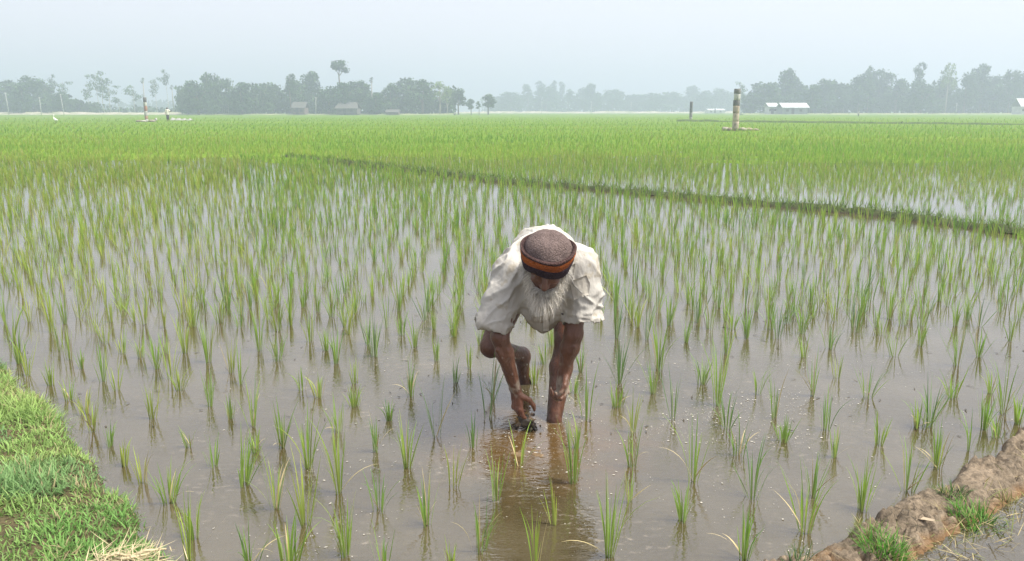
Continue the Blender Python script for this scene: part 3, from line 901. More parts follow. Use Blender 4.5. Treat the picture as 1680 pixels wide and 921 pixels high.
# ------------------------------------------------------------------ trees on the far side of the fields
def leaf_cloud(blobs, n, size, rg, hang=0.0):
    vol = np.array([b[3] * b[4] * b[5] for b in blobs]) ** 0.7
    k = rg.choice(len(blobs), n, p=vol / vol.sum())
    B = np.array(blobs, float)[k]
    d = rg.normal(0, 1, (n, 3)); d /= np.linalg.norm(d, axis=1)[:, None]
    r = rg.random(n) ** 0.42 * (1 + 0.12 * rg.normal(0, 1, n))
    c = B[:, :3] + d * r[:, None] * B[:, 3:]
    clump = 0.85 + 0.35 * (k % 5) / 4
    nrm = rg.normal(0, 1, (n, 3)) + d * 0.8 + np.array((0, 0, 0.3)); nrm /= np.linalg.norm(nrm, axis=1)[:, None]
    u = np.cross(nrm, rg.normal(0, 1, (n, 3))); u /= np.linalg.norm(u, axis=1)[:, None]
    v = np.cross(nrm, u)
    s = size * rg.uniform(0.5, 1.3, n)
    a = u * s[:, None]; b = v * (s * rg.uniform(0.4, 0.9, n))[:, None]
    b[:, 2] -= hang * s
    V = np.stack([c - a, c - b, c + a, c + b], 1).reshape(-1, 3)
    F = np.arange(n * 4).reshape(-1, 4)
    col = np.array((0.055, 0.104, 0.036)) * (clump * rg.uniform(0.6, 1.45, n))[:, None]
    return V, F, np.repeat(col, 4, 0)

def limb_mesh(name, limbs, tint):
    mb = MB()
    for pts, rad in limbs: mb.tube(pts, rad, 6, tint)
    return mb.mesh(name)

TREES = {}
def proto(kind, blobs, n, size, limbs, bark=(0.16, 0.13, 0.10), seed=0, tint=(1, 1, 1), hang=0.0):
    rg = np.random.default_rng(seed)
    V, F, T = leaf_cloud(blobs, n, size, rg, hang)
    TREES[kind] = (np_mesh('crown', V, F, T * np.array(tint), False, [M['foliage']]), limb_mesh('trunk', limbs, bark))
    TREES[kind][1].materials.append(M['bark'])

def rblobs(seed, n, zlo, zhi, spread, r, taper=0.5):
    rg = np.random.default_rng(seed); out = []
    for i in range(n):
        z = zlo + (zhi - zlo) * (i + 0.5) / n
        f = 1 - taper * ((z - zlo) / (zhi - zlo)) ** 1.5
        a = rg.uniform(0, 6.28); q = spread * f * rg.random() ** 0.6
        rr = r * rg.uniform(0.75, 1.25)
        out.append((q * math.cos(a), q * math.sin(a), z, rr, rr, rr * rg.uniform(0.6, 0.9)))
    return out
T0 = [([(0, 0, -0.02), (0.01, 0, 0.25), (-0.02, 0.01, 0.55), (0.0, 0, 0.85)], [0.035, 0.027, 0.018, 0.006]),
      ([(0, 0, 0.3), (0.12, 0.02, 0.5), (0.24, 0.03, 0.66)], [0.018, 0.012, 0.004]), ([(0, 0, 0.36), (-0.13, -0.03, 0.56), (-0.24, -0.04, 0.72)], [0.017, 0.011, 0.004])]
for q in range(4):
    proto(f'broad{q}', rblobs(100 + q, 22, 0.24, 0.90, 0.36, 0.15, 0.6), 2600, 0.030, T0, seed=q)
for q in range(2):
    proto(f'dense{q}', rblobs(130 + q, 24, 0.10, 0.88, 0.36, 0.16, 0.55), 2800, 0.032, T0, seed=10 + q, tint=(0.85, 0.9, 1.0))
for q in range(3):   # slender trees, bare pale stem and a few plumes
    rg_ = np.random.default_rng(60 + q)
    bl = [(0.10 * rg_.normal(), 0.1 * rg_.normal(), z, 0.20 * s, 0.2 * s, 0.085 * s) for z, s in ((0.5, 0.6), (0.62, 1.0), (0.74, 1.2), (0.84, 0.9), (0.94, 0.7))]
    proto(f'slim{q}', bl if q < 2 else bl[2:], 420 - 60 * q, 0.028, [([(0, 0, -0.02), (0.03, 0, 0.3), (-0.02, 0, 0.65), (0.02, 0, 0.97)], [0.014, 0.011, 0.008, 0.003]),
          ([(0.0, 0, 0.55), (0.14, 0, 0.7)], [0.006, 0.002]), ([(0.0, 0, 0.65), (-0.13, 0, 0.78)], [0.006, 0.002])], (0.40, 0.37, 0.32), 20 + q)
proto('umbrella', [(0, 0, 0.90, 0.13, 0.13, 0.07), (0.10, 0, 0.86, 0.11, 0.1, 0.06), (-0.12, 0, 0.83, 0.11, 0.1, 0.05), (-0.02, 0.05, 0.95, 0.10, 0.1, 0.045), (0.13, 0, 0.93, 0.07, 0.07, 0.05), (-0.17, 0, 0.79, 0.06, 0.06, 0.03)], 800, 0.020,
      [([(0, 0, -0.02), (0.0, 0, 0.4), (0.02, 0, 0.7), (0.0, 0, 0.88)], [0.022, 0.018, 0.012, 0.006]), ([(0.02, 0, 0.70), (-0.08, 0, 0.79), (-0.15, 0, 0.82)], [0.009, 0.006, 0.003]), ([(0.02, 0, 0.72), (0.09, 0, 0.83)], [0.009, 0.004])], seed=30)
proto('bamboo', [(0.34 * math.cos(a) * s, 0.3 * math.sin(a) * s, z, 0.14, 0.14, 0.13) for a, s, z in [(k * 0.9, 0.3 + 0.7 * ((k * 37) % 10) / 10, 0.18 + 0.68 * ((k * 53) % 20) / 20) for k in range(26)]], 2600, 0.030,
      [([(0.05 * k, 0, 0), (0.07 * k, 0.02, 0.5), (0.13 * k, 0, 0.9)], [0.008, 0.007, 0.003]) for k in (-2, -1, 0, 1, 2)], (0.2, 0.2, 0.12), 31, (1.0, 1.0, 0.95), 0.5)
proto('round', rblobs(140, 14, 0.38, 0.90, 0.24, 0.15, 0.5), 1500, 0.032, [([(0, 0, -0.02), (0, 0, 0.3), (0.01, 0, 0.6)], [0.03, 0.024, 0.012]), ([(0, 0, 0.3), (0.15, 0, 0.5)], [0.014, 0.006]), ([(0, 0, 0.3), (-0.14, 0, 0.5)], [0.014, 0.006])], seed=32)
proto('open', rblobs(150, 16, 0.5, 0.93, 0.36, 0.11, 0.5), 750, 0.028, T0 + [([(0.12, 0.02, 0.5), (0.2, 0, 0.75), (0.26, 0, 0.88)], [0.01, 0.006, 0.002]), ([(0, 0, 0.55), (0.08, 0, 0.8)], [0.01, 0.004])], (0.3, 0.27, 0.22), 33, (2.6, 2.0, 1.5))
proto('tall', rblobs(160, 12, 0.45, 0.95, 0.15, 0.10, 0.3), 900, 0.022, [([(0, 0, -0.02), (0.01, 0, 0.5), (0, 0, 0.9)], [0.018, 0.014, 0.004]), ([(0, 0, 0.55), (0.1, 0, 0.7)], [0.008, 0.003])], seed=34)
proto('spike', [(0, 0, 0.95, 0.03, 0.03, 0.05), (0.02, 0, 0.88, 0.03, 0.03, 0.05)], 50, 0.018, [([(0, 0, -0.02), (0.01, 0, 0.5), (0, 0, 0.97)], [0.014, 0.011, 0.006])], (0.3, 0.28, 0.24), 35)

LOOK = {'broad': 'broad leafy tree', 'dense': 'dense low-branched tree', 'slim': 'slender pale-stemmed tree', 'umbrella': 'very tall flat-crowned tree on a bare trunk',
        'bamboo': 'feathery bamboo-like tree', 'round': 'round-crowned tree on a clear trunk', 'open': 'yellowish thin-leaved tree', 'tall': 'tall narrow tree', 'spike': 'bare spindly tree'}
ORD = ['first', 'second', 'third', 'fourth', 'fifth', 'sixth', 'seventh', 'eighth', 'ninth', 'tenth', 'eleventh', 'twelfth', 'thirteenth', 'fourteenth', 'fifteenth', 'sixteenth', 'seventeenth', 'eighteenth', 'nineteenth', 'twentieth',
       'twenty-first', 'twenty-second', 'twenty-third', 'twenty-fourth', 'twenty-fifth', 'twenty-sixth', 'twenty-seventh', 'twenty-eighth']
def tree(kind, cx, top, width, Y, label, group, k):
    x = P(cx, 188, Y)[0]
    H = P(cx, top, Y)[2] - 0.1
    W = width / FPX * Y
    wunit = {'broad': 1.0, 'dense': 1.0, 'slim': 0.55, 'umbrella': 0.46, 'bamboo': 0.9, 'round': 0.75, 'open': 0.95, 'tall': 0.48, 'spike': 0.12}[kind.rstrip('0123456789')]
    root = thing('tree', label, 'tree', (x, Y, 0.05), k * 1.7, group)
    sxy = W / wunit
    for me, nm in zip(TREES[kind], ('crown', 'trunk')):
        o = obj(nm, me, None, root)
    root.scale = (sxy, sxy, H)
    return root

GROVES = [
 ('grove at the left frame edge', 'from the left frame edge', 290, False, [
   (-12, 136, 50, 'broad1'), (15, 130, 56, 'broad0'), (40, 132, 40, 'dense0'), (60, 123, 56, 'broad2'), (84, 138, 46, 'broad3'), (100, 150, 40, 'dense1'), (108, 133, 20, 'slim1'), (128, 162, 36, 'dense0'), (146, 172, 26, 'broad1')]),
 ('loose line of spindly trees', 'from its left end', 310, False, [
   (92, 122, 12, 'slim2'), (147, 138, 16, 'slim0'), (163, 122, 18, 'slim1'), (172, 117, 24, 'slim0'), (182, 140, 20, 'slim1'), (196, 160, 18, 'slim2'), (222, 141, 22, 'slim0'), (240, 128, 9, 'spike'), (258, 126, 16, 'slim1'), (277, 114, 13, 'slim2'), (286, 140, 8, 'spike')]),
 ('dark central-left wood', 'from its left end', 270, False, [
   (304, 145, 30, 'bamboo'), (326, 130, 46, 'dense1'), (350, 116, 44, 'bamboo'), (372, 126, 46, 'bamboo'), (398, 132, 50, 'dense0'), (424, 134, 50, 'bamboo'), (450, 138, 44, 'broad3'), (478, 119, 26, 'tall'), (490, 130, 46, 'broad1'), (514, 116, 48, 'broad0'),
   (540, 140, 46, 'dense1'), (560, 99, 34, 'umbrella'), (566, 132, 40, 'dense0'), (590, 131, 46, 'broad2'), (612, 127, 10, 'spike'), (618, 150, 40, 'dense0'), (642, 138, 46, 'broad3'), (668, 126, 56, 'broad1'), (694, 129, 50, 'broad0'), (722, 133, 50, 'open'), (734, 150, 26, 'open')]),
 ('row of separate trees', 'from the wood', 275, False, [(752, 144, 32, 'round'), (773, 162, 18, 'round'), (786, 166, 12, 'tall'), (801, 154, 30, 'round')]),
 ('faint blue wood on the horizon', 'from its left end', 560, True, [
   (815, 158, 36, 'broad0'), (838, 150, 44, 'broad2'), (866, 137, 26, 'tall'), (884, 132, 22, 'tall'), (896, 140, 40, 'broad1'), (910, 131, 16, 'tall'), (922, 133, 16, 'tall'), (932, 146, 22, 'tall'), (958, 145, 40, 'broad3'), (972, 136, 34, 'broad0'), (1005, 146, 44, 'broad2'),
   (1040, 154, 50, 'dense0'), (1072, 152, 46, 'broad1'), (1102, 152, 44, 'broad3'), (1130, 140, 40, 'broad0'), (1152, 148, 44, 'dense1'), (1182, 144, 40, 'broad2'), (1206, 150, 36, 'broad1')]),
 ('wood behind the white-roofed sheds', 'from the concrete pillar', 310, False, [
   (1214, 134, 16, 'slim1'), (1232, 152, 40, 'dense1'), (1262, 134, 46, 'broad1'), (1286, 111, 44, 'broad0'), (1304, 128, 40, 'broad3'), (1330, 136, 44, 'dense0'), (1354, 128, 44, 'broad2'), (1382, 136, 44, 'broad1'), (1408, 124, 46, 'broad3'), (1422, 106, 20, 'tall'), (1440, 112, 56, 'broad2'), (1468, 128, 44, 'broad0'),
   (1502, 100, 26, 'tall'), (1510, 130, 48, 'dense1'), (1550, 102, 34, 'open'), (1546, 124, 50, 'broad1'), (1580, 120, 40, 'broad3'), (1606, 103, 48, 'broad0'), (1622, 122, 44, 'broad2'), (1653, 112, 36, 'broad1'), (1672, 118, 40, 'broad3'), (1698, 112, 50, 'broad0')]),
]
kk = 0
for gname, frm, Y0, far, rows in GROVES:
    for i, (cx, top, w, kind) in enumerate(rows):
        kk += 1
        Y = Y0 + ((kk * 37) % 11 - 5) * (2.2 if not far else 6) + (8 if kind[:5] in ('broad',) else 0)
        if kind == 'umbrella': Y = Y0 + 4
        lk = LOOK[kind.rstrip('0123456789')]
        tree(kind, cx, top - 1, w * (1.32 if kind[:5] in ('broad', 'dense') else 1.12), Y, f"{lk}, {ORD[i]} {frm}, {gname}" if len(f"{lk}, {ORD[i]} {frm}, {gname}".split()) <= 16 else f"{lk}, {ORD[i]} in the {gname}", f'trees of the {gname}', kk)

def undergrowth():
    rg = np.random.default_rng(88)
    parts = []; off = 0
    for x0, x1, Y, h, n, size in ((-40, 150, 300, 6.5, 2600, 0.8), (140, 300, 330, 3.0, 700, 0.7), (295, 745, 285, 9.5, 10000, 0.8), (800, 1225, 585, 13.5, 3800, 1.6), (790, 1700, 700, 15, 3000, 2.0), (1225, 1720, 330, 12.5, 11000, 0.9), (150, 300, 640, 9, 900, 1.6)):
        xa, xb = P(x0, 188, Y)[0], P(x1, 188, Y)[0]
        x = rg.uniform(xa, xb, n); y = Y + rg.uniform(-4, 10, n)
        top = h * (0.55 + 0.6 * np.abs(vnoise(np.column_stack([x, y * 0, y * 0]), 2.2 / h, 5)) + 0.15 * vnoise(np.column_stack([x, y * 0, y * 0]), 8 / h, 6))
        z = top * rg.random(n) ** 0.8
        V, F, T = leaf_cloud([(0, 0, 0, 1e-3, 1e-3, 1e-3)], n, size, rg)
        V = V.reshape(-1, 4, 3) + np.stack([x, y, z], -1)[:, None]
        parts.append((V.reshape(-1, 3), F + off, T)); off += n * 4
    tag(obj('undergrowth', np_mesh('undergrowth', *[np.concatenate([p[i] for p in parts]) for i in range(3)], False), M['foliage']),
        'hazy thicket and far wood filling in below and behind the trees', 'undergrowth', kind='stuff')
undergrowth()

# low pale banks at the feet of the woods
def far_bank(name, x0, x1, Y, h, col, seed):
    xs = np.linspace(P(x0, 188, Y)[0], P(x1, 188, Y)[0], 160)
    ys = np.array((-5, -2.5, -1, 0, 3, 8.0)); prof = np.array((-0.1, 0.35, 0.8, 1, 1, -0.1))
    X, Yy = np.meshgrid(xs, ys + Y, indexing='ij')
    Z = 0.1 + h * prof[None] * (0.65 + 0.5 * np.abs(vnoise(np.stack([X, Yy, 0 * X], -1), 0.12, seed)) + 0.2 * vnoise(np.stack([X, Yy, 0 * X], -1), 0.9, seed + 1))
    V = np.stack([X, Yy, Z], -1).reshape(-1, 3); n, k = X.shape
    i, j = np.meshgrid(np.arange(n - 1), np.arange(k - 1), indexing='ij'); a = (i * k + j).ravel()
    tag(obj(name, np_mesh(name, V, np.stack([a, a + k, a + k + 1, a + 1], 1)), col), kind='structure')
M['pale_soil'] = simple('pale_soil', (0.42, 0.38, 0.30), 0.95, (0.22, 0.24, 0.12), 0.3)
M['green_soil'] = simple('green_soil', (0.13, 0.19, 0.05), 0.95, (0.26, 0.27, 0.13), 0.25)
far_bank('road_embankment', -40, 300, 280, 0.9, M['pale_soil'], 3)
far_bank('village_ground', 295, 745, 262, 0.45, M['green_soil'], 5)
far_bank('road_embankment', 745, 1215, 430, 1.0, M['pale_soil'], 8)
far_bank('village_ground', 1215, 1720, 285, 0.5, M['green_soil'], 13)
M['green_bund'] = simple('green_bund', (0.05, 0.085, 0.02), 0.95, (0.085, 0.13, 0.03), 1.0)
# low green bunds that part the far fields
def far_line(x0, y0, x1, y1, w, h, seed):
    a, b = G(x0, y0, 0.1), G(x1, y1, 0.1)
    n = 120; t = np.linspace(0, 1, n)[:, None]; c = a * (1 - t) + b * t
    d = (b - a)[:2]; d /= np.linalg.norm(d); nr = np.array((-d[1], d[0]))
    off = np.array((-1, -0.5, 0, 0.5, 1.0)); pr = np.array((-0.2, 0.7, 1, 0.7, -0.2))
    V = np.stack([c[:, None, 0] + off * w * nr[0], c[:, None, 1] + off * w * nr[1], np.broadcast_to(0.12 + h * pr, (n, 5)) + 0.4 * h * vnoise(c * 1.0, 0.8, seed)[:, None]], -1).reshape(-1, 3)
    i, j = np.meshgrid(np.arange(n - 1), np.arange(4), indexing='ij'); k = (i * 5 + j).ravel()
    tag(obj('field_bund', np_mesh('field_bund', V, np.stack([k, k + 5, k + 6, k + 1], 1)), M['green_bund']), kind='structure')
far_line(1112, 199.5, 1480, 203.5, 0.4, 0.20, 1)
far_line(1480, 203.5, 1760, 206, 0.4, 0.16, 2)

# ------------------------------------------------------------------ concrete ring pillars
def pillar(px, top, base, Y, rad, segs, label, seed):
    rg = np.random.default_rng(seed)
    c = P(px, base, Y); z0 = 0.05
    H = P(px, top, Y)[2] - z0
    t = thing('concrete_pillar', label, 'pillar', (c[0], Y, z0), 0.3, 'concrete ring pillars in the fields')
    z = 0
    for k, (f, col, dr) in enumerate(segs):
        h = f * H
        mb = MB()
        r = rad * (1 + dr)
        n = 28
        prof = [(r - 0.012, 0), (r, 0.012), (r, h * 0.33), (r, h * 0.66), (r, h - 0.012), (r - 0.012, h), (r - 0.07, h), (r - 0.07, h - 0.10)]
        mb.lathe(prof, n, (rg.normal(0, 0.006), rg.normal(0, 0.006), z + 0.003))
        V = np.concatenate(mb.V)
        st = fbm(V * (1, 1, 0.35), 5, 4, seed + k)[:, None]
        T = np.array(col) * (1 + 0.35 * st) 
        T = np.where(fbm(V, 9, 3, seed + 9 + k)[:, None] > 0.22, T * 0.55, T)
        o = obj('pipe_ring', np_mesh('pipe_ring', V, np.concatenate(mb.F), np.clip(T, 0, 1)), M['painted'], t)
        z += h
    return t
GREY = (0.20, 0.20, 0.19); WHT = (0.42, 0.42, 0.39); DKG = (0.14, 0.14, 0.135); TAN = (0.40, 0.34, 0.26); RUST = (0.30, 0.19, 0.12)
pillar(1206, 146, 217, 53.5, 0.205, [(0.035, RUST, 0.02), (0.20, TAN, 0.03), (0.20, TAN, 0.0), (0.17, (0.36, 0.30, 0.23), 0.015), (0.13, DKG, 0.05), (0.15, WHT, 0.0), (0.115, GREY, 0.05)], 'tall weathered concrete ring pillar standing in the green field, the nearer and larger one', 3)
pillar(1133, 167, 200, 106, 0.19, [(0.2, (0.30, 0.30, 0.27), 0.02), (0.25, GREY, 0.0), (0.25, (0.13, 0.14, 0.14), 0.03), (0.3, DKG, 0.0)], 'dark slim concrete pillar farther off, beside the tall weathered pillar', 5)
pillar(241, 160, 201, 98, 0.19, [(0.12, WHT, 0.03), (0.13, RUST, 0.0), (0.2, WHT, 0.02), (0.2, (0.30, 0.17, 0.12), 0.0), (0.15, WHT, 0.02), (0.2, DKG, 0.03)], 'banded red-brown and white concrete pillar near the standing man', 7)

def clod(name, px, py, Y, sx, sy, sz, col, label, cat, seed, group=None):
    rg = np.random.default_rng(seed)
    u = np.linspace(0, math.pi, 9); v = np.arange(14) * 2 * math.pi / 14
    V = np.array([(math.sin(a) * math.cos(b), math.sin(a) * math.sin(b), math.cos(a)) for a in u for b in v])
    V = V * (1 + 0.35 * fbm(V, 1.7, 3, seed)[:, None]) * (sx, sy, sz)
    V[:, 2] = np.maximum(V[:, 2], -0.3 * sz)
    F = [(i * 14 + j, i * 14 + (j + 1) % 14, (i + 1) * 14 + (j + 1) % 14, (i + 1) * 14 + j) for i in range(8) for j in range(14)]
    T = np.array(col) * (1 + 0.4 * fbm(V, 3 / sx, 3, seed + 1)[:, None])
    c = P(px, py, Y)
    o = obj(name, np_mesh(name, V, F, np.clip(T, 0, 1)), M['painted'])
    o.location = (c[0], Y, 0.15)
    return tag(o, label, cat, group)
for i, (px, py, Y, sx, sy, sz, col, lb) in enumerate([
   (1190, 212, 54.5, 0.30, 0.25, 0.26, (0.28, 0.26, 0.20), 'pale rubble heap left of the nearer concrete pillar'),
   (1197, 214, 53.9, 0.22, 0.2, 0.20, (0.24, 0.21, 0.15), 'brown mud lump touching the nearer concrete pillar on its left'),
   (1218, 213, 54.2, 0.32, 0.25, 0.20, (0.27, 0.25, 0.19), 'pale rubble heap just right of the nearer concrete pillar'),
   (1229, 213, 54.4, 0.35, 0.25, 0.17, (0.30, 0.26, 0.18), 'low mud heap second to the right of the nearer concrete pillar'),
   (1240, 214, 53.8, 0.28, 0.2, 0.12, (0.22, 0.2, 0.13), 'lowest mud lump at the right end beside the nearer concrete pillar'),
   (229, 200, 98, 0.5, 0.4, 0.22, (0.22, 0.19, 0.15), 'mud heap left of the banded pillar'),
   (250, 200, 98, 0.55, 0.4, 0.24, (0.22, 0.19, 0.15), 'mud heap right of the banded pillar'),
   (236, 201, 97.6, 0.4, 0.3, 0.20, (0.36, 0.34, 0.30), 'whitish lump at the foot of the banded pillar'),
   (256, 196, 112, 0.22, 0.2, 0.35, (0.36, 0.35, 0.32), 'small white sack standing between the banded pillar and the man')]):
    clod('sack' if 'sack' in lb else 'mud_heap', px, py, Y, sx * 0.85, sy * 0.85, sz * 0.8, col, lb, 'sack' if 'sack' in lb else 'mud heap', 40 + i, None if 'sack' in lb else 'heaps round the pillars')

# white tarpaulin strip behind the standing man
def tarp():
    a, b = P(282, 197, 112), P(316, 197, 112)
    n = 26; t = np.linspace(0, 1, n); V = []
    for k in t:
        x = a[0] + (b[0] - a[0]) * k
        h = 0.28 + 0.10 * math.sin(k * 23) + 0.05 * math.sin(k * 51) - 0.15 * k
        V += [(x, 111.4, 0.12), (x, 111.75, 0.12 + h * 0.8), (x, 112.0, 0.12 + h), (x, 112.5, 0.12)]
    F = [(i * 4 + j, i * 4 + j + 4, i * 4 + j + 5, i * 4 + j + 1) for i in range(n - 1) for j in range(3)]
    o = obj('tarpaulin', np_mesh('tarpaulin', np.array(V), F), simple('tarpaulin_white', (0.27, 0.27, 0.25), 0.8))
    tag(o, 'long white tarpaulin heaped in the field beside the standing man', 'tarpaulin')
tarp()

# ------------------------------------------------------------------ houses under the trees
def house(px0, px1, wall_top, roof_top, Y, depth, wall, roof, label, cat='house', door=True, over=0.5, walls=True, hip=0.0):
    xa, xb = P(px0, 188, Y)[0], P(px1, 188, Y)[0]
    w = xb - xa; zw = P(px0, wall_top, Y)[2] - 0.3; zr = P(px0, roof_top, Y)[2] - 0.3
    t = thing('village_house', label, cat, ((xa + xb) / 2, Y, 0.3))
    mb = MB()
    h = w / 2 - over
    mb.box((0, depth / 2, zw / 2), (2 * h, depth, zw))
    obj('wall', mb.mesh('wall', False), wall, t)
    mb = MB(); e = w / 2; yo = -over; y1 = depth + over; ym = depth / 2; th = 0.12
    V = [(-e, yo, zw - 0.15), (e, yo, zw - 0.15), (e - hip, ym, zr), (-e + hip, ym, zr), (-e, y1, zw - 0.15), (e, y1, zw - 0.15)]
    V = V + [(x, y, z + th) for x, y, z in V]
    F = [(0, 1, 2, 3), (3, 2, 5, 4), (6, 7, 8, 9), (9, 8, 11, 10), (0, 1, 7, 6), (4, 5, 11, 10), (0, 3, 9, 6), (3, 4, 10, 9), (1, 2, 8, 7), (2, 5, 11, 8)]
    mb.add(np.array(V), F)
    obj('roof', mb.mesh('roof', False), roof, t)
    if door:
        mb = MB(); mb.box((-h * 0.2, -0.04, 0.95), (0.95, 0.06, 1.9)); obj('door', mb.mesh('door', False), M['door'], t)
        for s in (-0.65, 0.45):
            mb = MB(); mb.box((h * s, -0.04, zw * 0.55), (0.9, 0.06, 0.8)); obj('window', mb.mesh('window', False), M['door'], t)
M['door'] = simple('old_wood', (0.08, 0.07, 0.06), 0.8)
M['tin'] = simple('tin_roof', (0.58, 0.59, 0.60), 0.5, (0.46, 0.47, 0.48), 0.6)
M['oldtin'] = simple('old_tin_roof', (0.42, 0.43, 0.44), 0.5, (0.33, 0.34, 0.35), 0.6)
M['thatch'] = simple('thatch', (0.115, 0.11, 0.095), 0.95, (0.08, 0.08, 0.07), 2.0, 0.4, 4)
M['mudwall'] = simple('mud_wall', (0.14, 0.13, 0.11), 0.95, (0.11, 0.10, 0.085), 1.0)
M['brickwall'] = simple('brick_wall', (0.16, 0.125, 0.10), 0.9, (0.15, 0.11, 0.095), 1.0)
M['plaster'] = simple('plaster', (0.62, 0.62, 0.60), 0.9, (0.48, 0.48, 0.46), 0.8)
M['greywall'] = simple('grey_wall', (0.28, 0.30, 0.30), 0.9, (0.2, 0.22, 0.22), 0.8)
house(1282, 1327, 176.5, 169.5, 268, 6, M['greywall'], M['tin'], 'long low shed with a bright white tin roof before the trees', 'shed')
house(1259, 1277, 175, 169.5, 274, 5, M['plaster'], M['tin'], 'small pale shed with a white tin roof left of the long shed', 'shed')
house(1161, 1190, 181, 179, 420, 7, M['plaster'], M['tin'], 'low white building standing before the faint blue wood', 'building', over=0.2)
house(478, 502, 177, 168, 258, 5, M['brickwall'], M['thatch'], 'small reddish-brown hut under the trees left of the thatched house', over=0.4)
house(549, 589, 178, 168.5, 254, 6, M['mudwall'], M['thatch'], 'thatched mud house standing before the dark wood', over=0.6, hip=1.0)
house(632, 655, 184, 180.5, 256, 4, M['brickwall'], M['thatch'], 'low tan lean-to right of the thatched house', 'lean-to', door=False, over=0.3)
house(1672, 1700, 175, 162, 262, 5, M['plaster'], M['oldtin'], 'white gabled building cut by the right frame edge')

def pole(px, top, Y, label, r=0.09, lean=0.0, col=(0.48, 0.48, 0.46)):
    c = P(px, 188, Y); H = P(px, top, Y)[2]
    mb = MB(); mb.tube([(0, 0, 0), (lean * H * 0.5, 0, H * 0.5), (lean * H, 0, H)], [r, r * 0.9, r * 0.7], 8, col)
    t = thing('utility_pole', label, 'pole', (c[0], Y, 0.08), 0, 'pale poles along the far fields')
    obj('shaft', mb.mesh('shaft'), M['painted'], t)
    mb = MB(); mb.box((lean * H, 0, H * 0.96), (9 * r, r, r), None, col); obj('crossarm', mb.mesh('crossarm', False), M['painted'], t)
pole(889, 167, 420, 'thin white pole before the faint wood, left of the other two there', 0.13)
pole(970, 167, 420, 'thin white pole before the faint wood, middle of three', 0.13)
pole(1035, 168, 420, 'thin white pole before the faint wood, last toward the pillars', 0.12)
pole(1568, 170, 280, 'thin pale pole before the trees between sheds and frame edge', 0.08)
pole(518, 160, 255, 'pale leaning pole left of the thatched house', 0.10, 0.06)
pole(15, 152, 272, 'pale tapering pole nearest the left frame edge', 0.11, -0.05)
pole(68, 160, 272, 'pale pole with a pair of trees behind, left grove', 0.12)
pole(105, 155, 272, 'pale slightly leaning pole before the left grove edge', 0.11, -0.06)

# ------------------------------------------------------------------ egret in the rice
def egret():
    c = P(92, 205, 78)
    s = SDF((-0.45, -0.25, -0.02), (0.45, 0.25, 0.95), 0.02)
    s.cap((-0.22, 0, 0.36), (0.10, 0, 0.44), 0.05, 0.105, 0.05)
    s.cap((0.14, 0, 0.48), (0.22, 0, 0.66), 0.05, 0.028, 0.03); s.cap((0.22, 0, 0.66), (0.15, 0, 0.80), 0.028, 0.025, 0.02)
    s.ell((0.19, 0, 0.84), (0.06, 0.035, 0.035), k=0.02)
    s.cap((0.23, 0, 0.84), (0.36, 0, 0.81), 0.018, 0.012, 0.01)
    s.cap((0, 0.04, 0.34), (0.01, 0.04, 0.0), 0.016, 0.014, 0.01); s.cap((0.03, -0.04, 0.34), (0.05, -0.04, 0.0), 0.016, 0.014, 0.01)
    V, F = s.surface(); V[:, 2] += 0.1
    T = np.where(((V[:, 2] < 0.38) | (V[:, 0] > 0.245))[:, None], np.array((0.25, 0.2, 0.08)), np.array((0.82, 0.82, 0.80)))
    o = obj('egret', np_mesh('egret', V, F, T), M['painted'])
    o.location = (c[0], 78, 0.06); o.rotation_euler = (0, 0, 2.8)
    tag(o, 'white egret standing in the green rice left of the banded pillar', 'egret')
egret()

